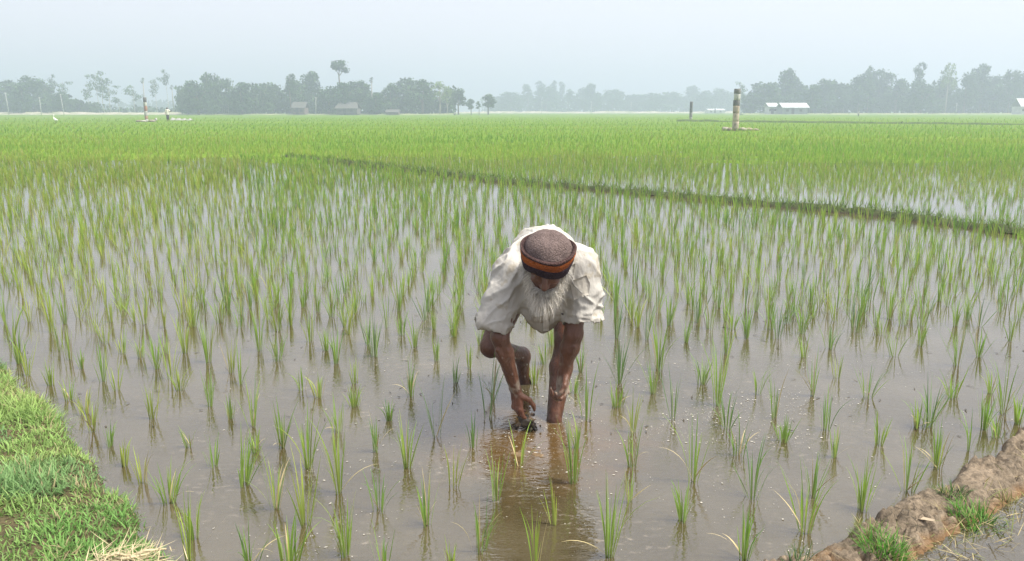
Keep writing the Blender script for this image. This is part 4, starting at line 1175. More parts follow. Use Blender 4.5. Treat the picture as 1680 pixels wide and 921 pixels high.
# ------------------------------------------------------------------ distant people
def far_person(px, base, Y, height, label, arm, seed, shirt_c, wrap_c, rz):
    c = P(px, base, Y)
    t = thing('person', label, 'person', (c[0], Y, 0.08), rz)
    t.scale = (height / 1.7,) * 3
    s = SDF((-0.6, -0.35, -0.02), (0.6, 0.35, 1.8), 0.022)
    s.ell((0, -0.01, 1.58), (0.075, 0.095, 0.115), k=0.01); s.cap((0, 0, 1.42), (0, 0, 1.52), 0.05, 0.045, 0.03)
    s.ell((0, -0.10, 1.57), (0.015, 0.02, 0.025), k=0.01)
    s.cap((0, 0, 0.95), (0, 0, 1.33), 0.12, 0.13, 0.05, squash=((0, 1, 0), 0.75)); s.cap((-0.15, 0, 1.37), (0.15, 0, 1.37), 0.055, 0.055, 0.05)
    for q in (-1, 1):
        s.cap((0.08 * q, 0, 0.92), (0.09 * q, -0.01, 0.48), 0.085, 0.055, 0.03); s.cap((0.09 * q, -0.01, 0.48), (0.09 * q, 0.01, 0.06), 0.055, 0.035, 0.02)
        s.cap((0.09 * q, 0.02, 0.03), (0.10 * q, -0.14, 0.02), 0.035, 0.03, 0.02)
    def arm_(q, el, ha):
        s.cap((0.18 * q, 0, 1.36), el, 0.048, 0.036, 0.03); s.cap(el, ha, 0.036, 0.026, 0.015)
        d = np.array(ha) - np.array(el); d /= np.linalg.norm(d)
        s.cap(ha, np.array(ha) + d * 0.09, 0.032, 0.024, 0.015)
    arm_(-1, (-0.25, 0.0, 1.08), (-0.22, -0.12, 0.88))
    arm_(1, (0.30, -0.06, 1.17), arm)
    V, F = s.surface(); V = relax(V, F, 1)
    T = np.tile((0.13, 0.06, 0.035), (len(V), 1)); T[(V[:, 2] > 1.60) & (V[:, 1] > -0.06)] = (0.02, 0.02, 0.02)
    obj('body', np_mesh('body', V, F, T), M['painted'], t)
    s = SDF((-0.4, -0.3, 0.6), (0.45, 0.3, 1.55), 0.022)
    s.cap((0, 0, 0.86), (0, 0, 1.33), 0.165, 0.15, 0.05, squash=((0, 1, 0), 0.8)); s.cap((-0.16, 0, 1.37), (0.16, 0, 1.37), 0.075, 0.075, 0.04)
    s.cap((-0.18, 0, 1.36), (-0.235, 0, 1.15), 0.07, 0.065, 0.03); s.cap((0.18, 0, 1.36), (0.275, -0.04, 1.22), 0.07, 0.065, 0.03)
    V, F = s.surface(); V = V + 0.006 * np.column_stack([vnoise(V, 12, 1), vnoise(V, 12, 2), 0 * V[:, 0]])
    obj('shirt', np_mesh('shirt', V, F, np.tile(shirt_c, (len(V), 1))), M['painted'], t)
    s = SDF((-0.35, -0.3, 0.2), (0.35, 0.3, 1.1), 0.022)
    s.cap((0, 0, 0.90), (0, 0, 0.42), 0.165, 0.175, 0.03, squash=((0, 1, 0), 0.75))
    V, F = s.surface()
    obj('wrap_skirt', np_mesh('wrap_skirt', V, F, np.tile(wrap_c, (len(V), 1))), M['painted'], t)
far_person(276, 200, 100, 1.75, 'distant man in a white shirt and dark wrap standing beside the banded pillar', (0.55, -0.14, 1.30), 1, (0.68, 0.66, 0.58), (0.06, 0.055, 0.055), 0.15)
far_person(1408, 191.6, 190, 1.35, 'tiny distant person in pale clothes standing in the field before the wood', (0.35, -0.2, 0.95), 2, (0.5, 0.5, 0.46), (0.12, 0.13, 0.12), -0.4)

# ------------------------------------------------------------------ the hazy air
def haze():
    me = MB(); me.box((0, 780, 21.5), (3400, 1720, 46))      # z -1.5 .. 44.5
    m = bpy.data.materials.new('haze_air'); m.use_nodes = True; nt = m.node_tree; nt.nodes.clear()
    out = nt.nodes.new("ShaderNodeOutputMaterial"); v = nt.nodes.new("ShaderNodeVolumePrincipled")
    v.inputs['Color'].default_value = HAZE_COLOR; v.inputs['Density'].default_value = HAZE_DENSITY; v.inputs['Anisotropy'].default_value = 0.2
    nt.links.new(v.outputs[0], out.inputs['Volume'])
    tag(obj('haze', me.mesh('haze', False), m), 'pale hazy air lying over the fields and woods', 'haze', kind='stuff')
haze()
# ------------------------------------------------------------------ the farmer
A3 = lambda *v: np.array(v, float)
def unit(v): v = np.asarray(v, float); return v / np.linalg.norm(v)
ORG = A3(0.14, 3.75, 0.0)
farmer = thing('person', "old farmer with a long white beard bending over the flooded paddy, planting rice by hand", 'person', ORG)
def place(V): return V - ORG

# joints
RS, RE, RW = P(840, 446, 3.37), P(820, 553, 3.27), P(846, 640, 3.36)
LS, LE, LW = P(950, 436, 3.37), P(941, 548, 3.33), P(925, 611, 3.36)
HEAD_EL = R(61)
hu = unit((0.035, -math.cos(HEAD_EL), math.sin(HEAD_EL)))
hf = unit(A3(-0.10, -math.sin(HEAD_EL), -math.cos(HEAD_EL)) - hu * (hu @ A3(-0.10, -math.sin(HEAD_EL), -math.cos(HEAD_EL))))
hs = np.cross(hu, hf)                                   # towards the farmer's left (+x)
HC = P(897, 433, 3.20)
def HL(a, b, c): return HC + hs * a + hf * b + hu * c
HAX = np.array([hs, hf, hu])
PEL, CHE = A3(0.16, 3.87, 0.68), A3(0.135, 3.44, 0.72)
RK = P(806, 568, 3.70); LK = P(930, 556, 3.62)

def hand(s, W, d, n, a, curls, thumb, L=1.0, k=0.004):
    """W wrist, d down the hand, n palm normal, a from thumb side to little finger"""
    d, n = unit(d), unit(n); a = unit(a - d * (a @ d) - n * (a @ n))
    for i, q in enumerate((-0.028, -0.010, 0.009, 0.027)):
        s.cap(W + a * q * 0.55, W + d * 0.083 * L + a * q, 0.0155, 0.0125, 0.012)
    s.ell(W + d * 0.045 * L + n * 0.006, (0.016, 0.042, 0.036), np.array([n, d, a]), 0.012)
    ls = (0.95, 1.05, 1.0, 0.8)
    for i, q in enumerate((-0.0305, -0.0102, 0.0102, 0.0295)):
        b = W + d * (0.084 + 0.004 * (i in (1, 2))) * L + a * q; ang = 0.0
        for l, c, r0, r1 in zip((0.042, 0.027, 0.022), curls[i], (0.0103, 0.0092, 0.0082), (0.0092, 0.0082, 0.0066)):
            ang += c
            e = b + (d * math.cos(ang) + n * math.sin(ang)) * l * ls[i] * L
            s.cap(b, e, r0, r1, k); b = e
        s.ell(W + d * 0.085 * L + a * q - n * 0.006, (0.009, 0.012, 0.009), np.array([n, d, a]), 0.006)   # knuckle
    b = W + d * 0.022 * L - a * 0.026 + n * 0.006
    for (dd, aa, nn), l, r0, r1 in zip(thumb, (0.044, 0.034, 0.028), (0.015, 0.0115, 0.010), (0.0118, 0.010, 0.0078)):
        e = b + unit(d * dd + a * aa + n * nn) * l * L
        s.cap(b, e, r0, r1, 0.006); b = e

def build_body():
    s = SDF((-0.22, 2.98, -0.16), (0.52, 4.20, 1.0), 0.0045)
    # trunk and neck
    s.cap(PEL + A3(0, 0.04, 0.01), CHE, 0.142, 0.145, 0.04, squash=((0, 0, 1), 0.82))
    s.ell(P(903, 430, 3.56), (0.14, 0.20, 0.078), None, 0.06)
    s.cap(RS + A3(0.03, 0.03, 0), LS + A3(-0.03, 0.03, 0), 0.06, 0.06, 0.05)
    s.cap(CHE + A3(0, -0.06, 0.03), HL(0, -0.03, -0.06), 0.062, 0.055, 0.03)
    # head
    s.ell(HL(0, -0.012, 0.03), (0.076, 0.096, 0.088), HAX, 0.02)
    s.ell(HL(0, 0.025, -0.045), (0.060, 0.066, 0.075), HAX, 0.03)
    s.ell(HL(0, 0.062, -0.095), (0.026, 0.024, 0.020), HAX, 0.02)
    for q in (-1, 1):
        s.ell(HL(0.034 * q, 0.066, -0.030), (0.024, 0.020, 0.016), HAX, 0.016)          # cheekbone
        s.ell(HL(0.030 * q, 0.086, 0.018), (0.026, 0.012, 0.009), HAX, 0.010)            # brow
        s.ell(HL(0.031 * q, 0.100, -0.002), (0.017, 0.018, 0.011), HAX, 0, cut=True)     # socket
        s.ell(HL(0.031 * q, 0.074, -0.002), (0.013, 0.013, 0.012), HAX, 0.003)           # lidded eye
        s.ell(HL(0.079 * q, -0.012, -0.018), (0.010, 0.020, 0.032), HAX, 0.006)          # ear
        s.ell(HL(0.012 * q, 0.098, -0.040), (0.010, 0.011, 0.009), HAX, 0.005)           # nostril wing
    s.cap(HL(0, 0.086, 0.008), HL(0, 0.112, -0.036), 0.010, 0.0135, 0.008)               # nose
    s.ell(HL(0, 0.086, -0.066), (0.026, 0.010, 0.007), HAX, 0.005)                       # lips
    s.ell(HL(0, 0.084, -0.077), (0.022, 0.010, 0.007), HAX, 0.004)
    # arms: thin, sinewy
    s.cap(RS, RE, 0.048, 0.037, 0.03)
    m = RE + (RW - RE) * 0.3
    s.cap(RE, m, 0.036, 0.0375, 0.02); s.cap(m, RW, 0.037, 0.0245, 0.02)
    s.ell(RE + A3(-0.006, 0.025, 0.0), (0.028, 0.026, 0.03), None, 0.02)
    s.cap(RE + A3(-0.01, -0.03, -0.05), RW + A3(0.0, -0.018, 0.05), 0.010, 0.006, 0.012)
    s.cap(LS, LE, 0.050, 0.040, 0.03)
    m = LE + (LW - LE) * 0.35
    s.cap(LE, m, 0.039, 0.040, 0.02); s.cap(m, LW, 0.039, 0.025, 0.02)
    s.ell(LE + A3(0.006, 0.028, 0.0), (0.028, 0.026, 0.03), None, 0.02)
    s.cap(LE + A3(0.0, -0.034, -0.05), LW + A3(0.006, -0.02, 0.03), 0.009, 0.006, 0.012)
    for f_, o_ in ((0.35, 0.012), (0.55, -0.012), (0.5, 0.0)):
        for A_, B_ in ((RE, RW), (LE, LW)):
            q0 = A_ + (B_ - A_) * f_ * 0.6 + A3(o_ * 1.4, -0.031, 0); q1 = A_ + (B_ - A_) * 1.0 + A3(o_ * 0.8, -0.022, 0)
            s.cap(q0, q1, 0.0075, 0.0045, 0.007)
    for W_, sx in ((RW, 1), (LW, -1)):
        s.ell(W_ + A3(-0.020 * sx, 0.012, 0.006), (0.012, 0.012, 0.013), None, 0.008)
    # legs
    RH, LH = PEL + A3(-0.085, 0, -0.02), PEL + A3(0.085, 0, -0.02)
    s.cap(RH, RK, 0.085, 0.055, 0.03); s.ell(RK + A3(-0.002, -0.012, 0), (0.045, 0.045, 0.05), None, 0.02)
    rc = P(856, 583, 3.90); ra = G(861, 628) + A3(0, 0.0, 0.0)
    s.cap(RK, rc, 0.043, 0.040, 0.02); s.ell(P(858, 586, 3.91), (0.038, 0.045, 0.042), None, 0.02)
    s.cap(rc, ra, 0.037, 0.028, 0.02); s.cap(ra, ra + A3(0.005, 0.05, -0.09), 0.034, 0.036, 0.01)
    s.cap(ra + A3(0, 0.04, -0.12), ra + A3(0, -0.14, -0.13), 0.035, 0.028, 0.02)
    la = G(909, 690)
    s.cap(LH, LK, 0.088, 0.056, 0.03); s.ell(LK + A3(0.0, -0.016, 0), (0.052, 0.048, 0.056), None, 0.02)
    lc = LK + (la - LK) * 0.38 + A3(-0.004, 0.02, 0)
    s.cap(LK, lc, 0.050, 0.053, 0.02); s.cap(lc, la, 0.052, 0.034, 0.02)
    s.cap(LK + (la - LK) * 0.1 + A3(0, -0.03, 0), la + A3(0, -0.012, 0), 0.02, 0.02, 0.015)
    s.cap(la, la + A3(-0.005, 0.03, -0.10), 0.034, 0.036, 0.01); s.cap(la + A3(-0.005, 0.05, -0.12), la + A3(-0.01, -0.15, -0.13), 0.035, 0.028, 0.02)
    for K_, a_ in ((RK, rc), (LK, la)):
        s.ell(K_ + A3(0, -0.040, 0.004), (0.026, 0.018, 0.030), None, 0.012)
    s.cap(LK + A3(0.016, -0.03, -0.06), la + A3(0.01, -0.022, 0.02), 0.012, 0.008, 0.012)
    # hands
    hand(s, RW, A3(0.10, -0.06, -1), A3(0.85, 0.5, 0.1), A3(-0.25, 1, 0), [(0.25, 0.5, 0.45), (0.30, 0.55, 0.45), (0.38, 0.6, 0.5), (0.5, 0.7, 0.5)], [(0.6, -0.55, 0.75), (0.95, -0.1, 0.55), (0.95, 0.25, 0.25)])
    hand(s, LW, A3(-0.06, -0.22, -1), A3(-0.75, -0.45, 0.1), A3(-0.45, 0.75, 0), [(0.75, 1.25, 0.7), (0.85, 1.3, 0.7), (0.95, 1.35, 0.7), (1.0, 1.35, 0.7)], [(0.75, -0.55, 0.55), (0.95, 0.05, 0.5), (0.9, 0.3, 0.35)])
    s.displace(lambda p: 0.0012 * fbm(p, 55, 2, 3) + 0.0012 * fbm(p * (1, 1, 0.35), 30, 2, 5), 0.012)
    V, F = s.surface(); V = relax(V, F, 1, 0.4)
    f = (0.6 * fbm(V, 14, 4, 7) + 0.5 * fbm(V * (1, 1, 0.3), 40, 3, 77))[:, None]; g = fbm(V, 45, 3, 17)
    T = np.array((0.108, 0.044, 0.023)) * (1 + 0.55 * f)
    leg = (V[:, 1] > 3.52) | ((V[:, 2] < 0.30) & (V[:, 1] > 3.44) & (V[:, 0] > 0.15))
    T = np.where(leg[:, None], T * (0.72, 0.66, 0.6), T)
    def splash(c, r, amt): return np.clip(1 - np.linalg.norm(V - c, axis=1) / r, 0, 1) * amt * (1 + 1.6 * g)
    mud = np.maximum.reduce([0.8 * sstep(0.35, 0.8, splash(RW + A3(0, 0, 0.02), 0.085, 0.9)), 0.85 * sstep(0.25, 0.85, splash(LW + A3(0, -0.02, -0.09), 0.11, 1.1)), 0.5 * sstep(0.5, 0.9, splash(LW + A3(0, 0, 0.03), 0.10, 0.7))])[:, None]
    T = T * (1 - mud) + np.array((0.30, 0.245, 0.19)) * mud
    hr = np.clip(1 - np.linalg.norm(V - (RW + A3(0.02, 0, -0.07)), axis=1) / 0.085, 0, 1)[:, None]
    T = T * (1 - hr * 0.5) + np.array((0.27, 0.095, 0.055)) * hr * 0.5 * (1 + 0.4 * f)
    wet = sstep(0.06, 0.03, V[:, 2])[:, None]
    T = T * (1 - wet) + np.where((V[:, 0:1] < 0.10) & (V[:, 1:2] < 3.6), np.array((0.045, 0.032, 0.02)), T * 0.7) * wet
    m, nt, b = mat('weathered_skin')
    nt.links.new(attr(nt), b.inputs['Base Color']); b.inputs['Specular IOR Level'].default_value = 0.4
    mr = node(nt, 'ShaderNodeMapRange'); mr.inputs[3].default_value = 0.32; mr.inputs[4].default_value = 0.55; nt.links.new(noise_fac(nt, 28, 4, 0.3, 0.7), mr.inputs[0]); nt.links.new(mr.outputs[0], b.inputs['Roughness'])
    bump(nt, b, noise_fac(nt, 90, 5, 0.2, 0.8, (1, 1, 0.5)), 0.5, 0.006)
    o = obj('body', np_mesh('body', place(V), F, np.clip(T, 0, 1)), m, farmer)
    return o
build_body()

def cloth_mesh():
    """the hanging shirt as one open skin: back, shoulders, sagging front and two short sleeves with open hems"""
    s = SDF((-0.16, 3.00, 0.34), (0.50, 4.16, 1.02), 0.0116)
    rh, lh = P(804, 545, 3.285), P(957, 532, 3.335)
    s.cap(PEL + A3(0, 0.10, 0.02), CHE + A3(0, 0.02, 0.015), 0.158, 0.160, 0.05, squash=((0, 0, 1), 0.82))
    s.ell(P(903, 434, 3.56), (0.155, 0.22, 0.105), None, 0.06)
    s.cap(RS + A3(0.02, 0.05, 0.0), LS + A3(-0.02, 0.05, 0.0), 0.080, 0.086, 0.06)
    s.cap(P(896, 455, 3.36), P(892, 522, 3.385), 0.125, 0.054, 0.045, squash=((0, 1, 0), 0.8))
    s.cap(P(845, 470, 3.38), P(878, 512, 3.38), 0.06, 0.05, 0.04); s.cap(P(945, 470, 3.38), P(910, 508, 3.38), 0.06, 0.05, 0.04)
    s.cap(RS + A3(0.0, 0.01, 0.0), rh, 0.078, 0.078, 0.025, flat=True)
    s.cap(LS + A3(0.0, 0.01, 0.0), lh, 0.082, 0.080, 0.025, flat=True)
    s.displace(lambda p: 0.010 * vnoise(p, 9, 61) + 0.005 * vnoise(p, 19, 62), 0.05)
    V, F = s.surface(); V = relax(V, F, 2, 0.4)
    kill = V[:, 1] > 4.0
    for a, b in ((RS, rh), (LS, lh)):
        d = unit(b - a); t = (V - b) @ d; r = np.linalg.norm((V - b) - t[:, None] * d, axis=1)
        kill |= (t > -0.006 + 0.008 * vnoise(V, 14, 63)) & (r < 0.115) & (t < 0.05)
    kill |= np.linalg.norm(V - (HC + (CHE + A3(0, -0.06, 0.03) - HC) * 0.55), axis=1) < 0.062
    F = F[~kill[F].any(1)]
    used = np.unique(F); mp = np.full(len(V), -1); mp[used] = np.arange(len(used))
    return V[used], mp[F]
def subdivided(me, level, thick=0.0):
    o = bpy.data.objects.new('tmp', me); COL.objects.link(o)
    m = o.modifiers.new('s', 'SUBSURF'); m.levels = level; m.render_levels = level
    out = bpy.data.meshes.new_from_object(o.evaluated_get(bpy.context.evaluated_depsgraph_get()))
    bpy.data.objects.remove(o)
    return out
def folds(p):
    w = p + 0.025 * np.stack([vnoise(p, 8, 1), vnoise(p, 8, 2), vnoise(p, 8, 3)], -1)
    def crease(q, f, sd): return np.clip(1 - np.abs(vnoise(q, f, sd)) * 3.0, 0, 1) ** 1.7
    x, y, z = w[:, 0], w[:, 1], w[:, 2]
    right = sstep(0.08, 0.22, p[:, 0])
    c1 = crease(np.stack([x, y * 0.5, z * 0.30], -1), 17, 11)
    c2 = crease(np.stack([x * 0.8 + z * 0.8, y * 0.5, (z - x) * 0.3], -1), 18, 12) * right
    c3 = crease(np.stack([x * 0.8 - z * 0.8, y * 0.5, (z + x) * 0.3], -1), 18, 14) * (1 - right)
    hem = sstep(0.62, 0.48, p[:, 2]) * ((p[:, 0] < 0.05) | (p[:, 0] > 0.25))
    c4 = crease(w * (0.7, 0.7, 1.2), 24, 17) * (0.25 + hem)
    msk = 0.5 + 0.5 * vnoise(p, 5, 23)
    return (0.0095 * c1 + 0.0115 * c2 + 0.0115 * c3) * (0.35 + msk) + 0.008 * c4 + 0.0012 * fbm(p, 60, 2, 5)
def build_shirt():
    V, F = cloth_mesh()
    me = subdivided(np_mesh('cloth', V, F), 1)
    n = len(me.vertices)
    V = np.empty(n * 3, np.float32); me.vertices.foreach_get('co', V); V = V.reshape(-1, 3).astype(float)
    N = np.empty(n * 3, np.float32); me.vertices.foreach_get('normal', N); N = N.reshape(-1, 3)
    F = np.empty(len(me.loops), np.int32); me.loops.foreach_get('vertex_index', F); F = F.reshape(-1, 4)
    V = V + N * (folds(V) - 0.002)[:, None]
    g = fbm(V, 6, 4, 3)[:, None]; st = fbm(V, 24, 3, 5)[:, None]
    T = np.array((0.48, 0.462, 0.42)) * (1 + 0.12 * g)
    T = np.where(st > 0.26, T * (0.86, 0.82, 0.75), T)
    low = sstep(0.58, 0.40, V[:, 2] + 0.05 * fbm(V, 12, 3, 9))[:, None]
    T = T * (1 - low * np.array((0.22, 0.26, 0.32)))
    sp = (fbm(V, 90, 2, 31) > 0.56)[:, None] & (V[:, 2:3] < 0.56)
    T = np.where(sp, T * 0.5 + np.array((0.22, 0.17, 0.12)) * 0.5, T)
    m, nt, b = mat('worn_cotton')
    c = attr(nt); nt.links.new(c, b.inputs['Base Color']); b.inputs['Roughness'].default_value = 0.9; b.inputs['Specular IOR Level'].default_value = 0.12
    bump(nt, b, noise_fac(nt, 60, 5, 0.25, 0.75, (1, 1, 0.5)), 0.35, 0.006)
    t = node(nt, "ShaderNodeBsdfTranslucent"); nt.links.new(c, t.inputs[0])
    ms = node(nt, "ShaderNodeMixShader"); ms.inputs[0].default_value = 0.12; out = nt.nodes["Material Output"]
    nt.links.new(b.outputs[0], ms.inputs[1]); nt.links.new(t.outputs[0], ms.inputs[2]); nt.links.new(ms.outputs[0], out.inputs[0])
    M['cotton'] = m
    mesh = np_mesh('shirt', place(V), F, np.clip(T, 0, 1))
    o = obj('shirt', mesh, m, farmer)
    so = o.modifiers.new('hem', 'SOLIDIFY'); so.thickness = 0.0022; so.offset = -1
    return o, BVHTree.FromPolygons([tuple(v) for v in V], [tuple(int(i) for i in f) for f in F])
shirt, shirt_bvh = build_shirt()

def patch(name, rows, material, parent, lift=0.003, thick=0.003, tint=(0.56, 0.525, 0.455)):
    """a strip of cloth lying on the shirt: rows of pixels give its outline, dropped onto the cloth"""
    V = []
    for row in rows:
        for (px, py) in row:
            d = ray(px, py); d = d / np.linalg.norm(d)
            hit = shirt_bvh.ray_cast(Vector((0, 0, CAM_H)), Vector(d))
            q = np.array(hit[0]) if hit[0] is not None else P(px, py, 3.3)
            nn = np.array(hit[1]) if hit[0] is not None else -d
            if nn @ d > 0: nn = -nn
            V.append((q + nn * lift, q + nn * (lift - thick - 0.003)))
    n, k = len(rows), len(rows[0])
    top = np.array([v[0] for v in V]); bot = np.array([v[1] for v in V])
    F = [(i * k + j, i * k + j + 1, (i + 1) * k + j + 1, (i + 1) * k + j) for i in range(n - 1) for j in range(k - 1)]
    o = n * k
    rim = [(0, j) for j in range(k)] + [(i, k - 1) for i in range(1, n)] + [(n - 1, j) for j in range(k - 2, -1, -1)] + [(i, 0) for i in range(n - 2, 0, -1)]
    rim = [i * k + j for i, j in rim]
    F += [(rim[q], rim[(q + 1) % len(rim)], rim[(q + 1) % len(rim)] + o, rim[q] + o) for q in range(len(rim))]
    A = np.concatenate([top, bot])
    return obj(name, np_mesh(name, place(A), np.array(F), np.tile(tint, (len(A), 1))), material, parent)
def lerp_rows(l, r, n, k):
    l, r = np.array(l, float), np.array(r, float)
    tl = np.linspace(0, len(l) - 1, n)
    L_ = np.column_stack([np.interp(tl, range(len(l)), l[:, i]) for i in (0, 1)]); R_ = np.column_stack([np.interp(tl, range(len(r)), r[:, i]) for i in (0, 1)])
    return [[tuple(L_[i] * (1 - t) + R_[i] * t) for t in np.linspace(0, 1, k)] for i in range(n)]
patch('placket', lerp_rows([(893, 488), (892, 515), (891, 543)], [(903, 488), (902, 515), (900, 542)], 14, 4), M['cotton'], shirt)
patch('pocket', lerp_rows([(936, 462), (938, 478), (942, 492)], [(962, 452), (968, 466), (966, 484)], 8, 6), M['cotton'], shirt, 0.0015, 0.001)
patch('collar', lerp_rows([(928, 440), (922, 460), (916, 478)], [(944, 432), (940, 455), (930, 484)], 8, 4), M['cotton'], shirt, 0.003, 0.002)
M['button'] = simple('button', (0.06, 0.055, 0.05), 0.5)
for (px, py) in ((897, 505), (922, 515)):
    d = ray(px, py); d /= np.linalg.norm(d)
    hit = shirt_bvh.ray_cast(Vector((0, 0, CAM_H)), Vector(d))
    if hit[0] is not None:
        mb = MB(); mb.lathe([(0.0005, 0.003), (0.004, 0.0028), (0.0045, 0), (0.004, -0.004)], 10)
        q = Vector(hit[1]).to_track_quat('Z', 'Y').to_matrix()
        V = np.concatenate(mb.V) @ np.array(q).T + np.array(hit[0]) + np.array(hit[1]) * 0.004
        obj('button', np_mesh('button', place(V), np.concatenate(mb.F), np.tile((0.06, 0.05, 0.05), (len(V), 1))), M['button'], shirt)

# dark wrap tucked up round the hips
def build_wrap():
    s = SDF((-0.16, 3.45, 0.22), (0.48, 4.15, 0.92), 0.009)
    RH, LH = PEL + A3(-0.085, 0.01, -0.02), PEL + A3(0.085, 0.01, -0.02)
    s.cap(RH, RH + (RK - RH) * 0.52, 0.105, 0.085, 0.04, flat=True); s.cap(LH, LH + (LK - LH) * 0.45, 0.108, 0.09, 0.04, flat=True)
    s.cap(PEL + A3(-0.05, 0.05, -0.05), PEL + A3(0.05, 0.05, -0.05), 0.125, 0.125, 0.04)
    s.displace(lambda p: 0.008 * np.abs(vnoise(p * (1, 1, 0.5), 16, 4)) + 0.004 * fbm(p, 20, 2, 6))
    V, F = s.surface()
    T = np.tile((0.045, 0.035, 0.032), (len(V), 1)) * np.where(np.abs(((V @ A3(0.7, 0.3, 0.7)) * 22) % 1 - 0.5) > 0.42, 2.2, 1.0)[:, None]
    m = tinted('wrap_cloth', 0.9)
    obj('wrap_skirt', np_mesh('wrap_skirt', place(V), F, T), m, farmer)
build_wrap()

# knitted cap: puckered crown, turned-up band with an orange stripe
def build_cap():
    seg = 72
    an = np.arange(seg) * 2 * math.pi / seg
    def ring(rs, rf, z, wob=0.0, sd=0):
        w = 1 + wob * np.array([vnoise(A3(math.cos(a) * 2, math.sin(a) * 2, z * 20 + sd)[None], 1.3, 5)[0] for a in an])
        return np.stack([np.cos(an) * rs * w, np.sin(an) * rf * w, np.full(seg, z)], -1)
    def loft(rings, tints):
        V = np.concatenate(rings); n = len(rings)
        F = [(i * seg + j, i * seg + (j + 1) % seg, (i + 1) * seg + (j + 1) % seg, (i + 1) * seg + j) for i in range(n - 1) for j in range(seg)]
        return HC + hu * 0.010 - hf * 0.004 + V @ HAX, np.array(F), np.concatenate([np.tile(t, (seg, 1)) for t in tints])
    def knit(name, c, c2, fine=220):
        m, nt, b = mat(name)
        cc = mix(nt, noise_fac(nt, 40, 5, 0.3, 0.7), c, c2)
        cc = mix(nt, noise_fac(nt, 170, 3, 0.45, 0.85), cc, tuple(min(1, x * 1.45) for x in c2))
        nt.links.new(cc, b.inputs['Base Color'])
        b.inputs['Roughness'].default_value = 0.95; b.inputs['Specular IOR Level'].default_value = 0.1
        bump(nt, b, noise_fac(nt, fine * 0.7, 4, 0.2, 0.8), 0.9, 0.01)
        return m
    # crown
    rings = []
    for t in np.linspace(0, 1, 26):
        th = t * math.pi / 2
        rs, rf, z = 0.104 * math.cos(th) ** 0.75 + 0.0005, 0.114 * math.cos(th) ** 0.75 + 0.0005, 0.030 + 0.104 * math.sin(th) ** 0.95
        r = ring(rs, rf, z, 0.045 * (1 - t * 0.3))
        # seam from front to back, dented; soft side dents
        g = np.exp(-(r[:, 0] / 0.010) ** 2)
        r[:, 2] -= 0.003 * g * (t > 0.1)
        r[:, 2] += 0.010 * vnoise(r * (1, 1, 0) + A3(0, 0, 3), 14, 8) * min(1, t * 3)
        rings.append(r)
    V, F, T = loft(rings, [(1, 1, 1)] * len(rings))
    cap_ = obj('cap', np_mesh('cap', place(V), F), knit('cap_crown_wool', (0.115, 0.085, 0.078), (0.165, 0.125, 0.115)), farmer)
    tag(cap_, 'grey-brown knitted cap with a turned-up band')
    # band
    def band(z0, z1, r0, r1, nm, material, th=0.006, n=7):
        R_ = []
        for t in np.linspace(0, 1, n):
            bulge = 0.004 * math.sin(math.pi * t)
            r = r0 + (r1 - r0) * t + bulge
            R_.append(ring(r * 0.985, r * 1.06, z0 + (z1 - z0) * t, 0.03))
        for t in np.linspace(1, 0, n):
            r = r0 + (r1 - r0) * t - th
            R_.append(ring(r * 0.985, r * 1.06, z0 + (z1 - z0) * t, 0.03))
        R_.append(R_[0])
        for r in R_:
            fr = np.clip(r[:, 1] / 0.11, -1, 1)
            r[:, 2] += 0.004 * np.cos(an * 3 + 0.6) - 0.005 - 0.030 * sstep(0.3, -1.0, fr)
        V, F, T = loft(R_, [(1, 1, 1)] * len(R_))
        return obj(nm, np_mesh(nm, place(V), F), material, cap_)
    band(0.006, 0.050, 0.102, 0.110, 'band', knit('cap_band_wool', (0.030, 0.020, 0.028), (0.055, 0.036, 0.045)), n=9)
    band(0.0505, 0.083, 0.1105, 0.1125, 'stripe', knit('cap_stripe_wool', (0.44, 0.125, 0.03), (0.30, 0.085, 0.025)))
    band(0.0835, 0.094, 0.113, 0.1135, 'rim', knit('cap_rim_wool', (0.055, 0.032, 0.030), (0.09, 0.055, 0.05)), n=4)
    band(0.040, 0.0925, 0.1035, 0.1062, 'lining', knit('cap_lining_wool', (0.05, 0.03, 0.03), (0.08, 0.05, 0.048)), 0.003, 4)
build_cap()

# beard, moustache and side hair: thin strands
def strands(name, roots, dirs, length, bend, width, col, sd):
    rg = np.random.default_rng(sd)
    n = len(roots); S = 7
    t = np.linspace(0, 1, S + 1)
    d = dirs / np.linalg.norm(dirs, axis=1)[:, None]
    down = A3(0, 0.05, -1)
    P_ = [roots]; cur = roots.copy()
    wig = rg.normal(0, 0.34, (n, 3))
    for k in range(S):
        dd = d * (1 - t[k] * bend) + down * t[k] * bend + wig * math.sin(3.0 * t[k] + 0.5)
        dd /= np.linalg.norm(dd, axis=1)[:, None]
        cur = cur + dd * (length / S)[:, None]; P_.append(cur)
    C = np.stack(P_, 1)
    sidev = np.cross(d, rg.normal(0, 1, (n, 3))); sidev /= np.linalg.norm(sidev, axis=1)[:, None]
    w = width * np.clip(1.1 - t, 0.15, 1)
    V = np.stack([C - sidev[:, None] * w[None, :, None], C + sidev[:, None] * w[None, :, None]], 2).reshape(-1, 3)
    k = np.arange(S); f = np.stack([2 * k, 2 * k + 1, 2 * k + 3, 2 * k + 2], 1)
    F = (np.arange(n)[:, None, None] * (2 * S + 2) + f).reshape(-1, 4)
    T = np.repeat(np.array(col) * rg.uniform(0.6, 1.15, (n, 1)), 2 * S + 2, 0)
    return obj(name, np_mesh(name, place(V), F, np.clip(T, 0, 1)), M['hair'], farmer)
M['hair'] = tinted('white_hair', 0.6, 0.2)
rgb_ = np.random.default_rng(4)
n = 2100
a = rgb_.uniform(-1, 1, n); e = rgb_.random(n)
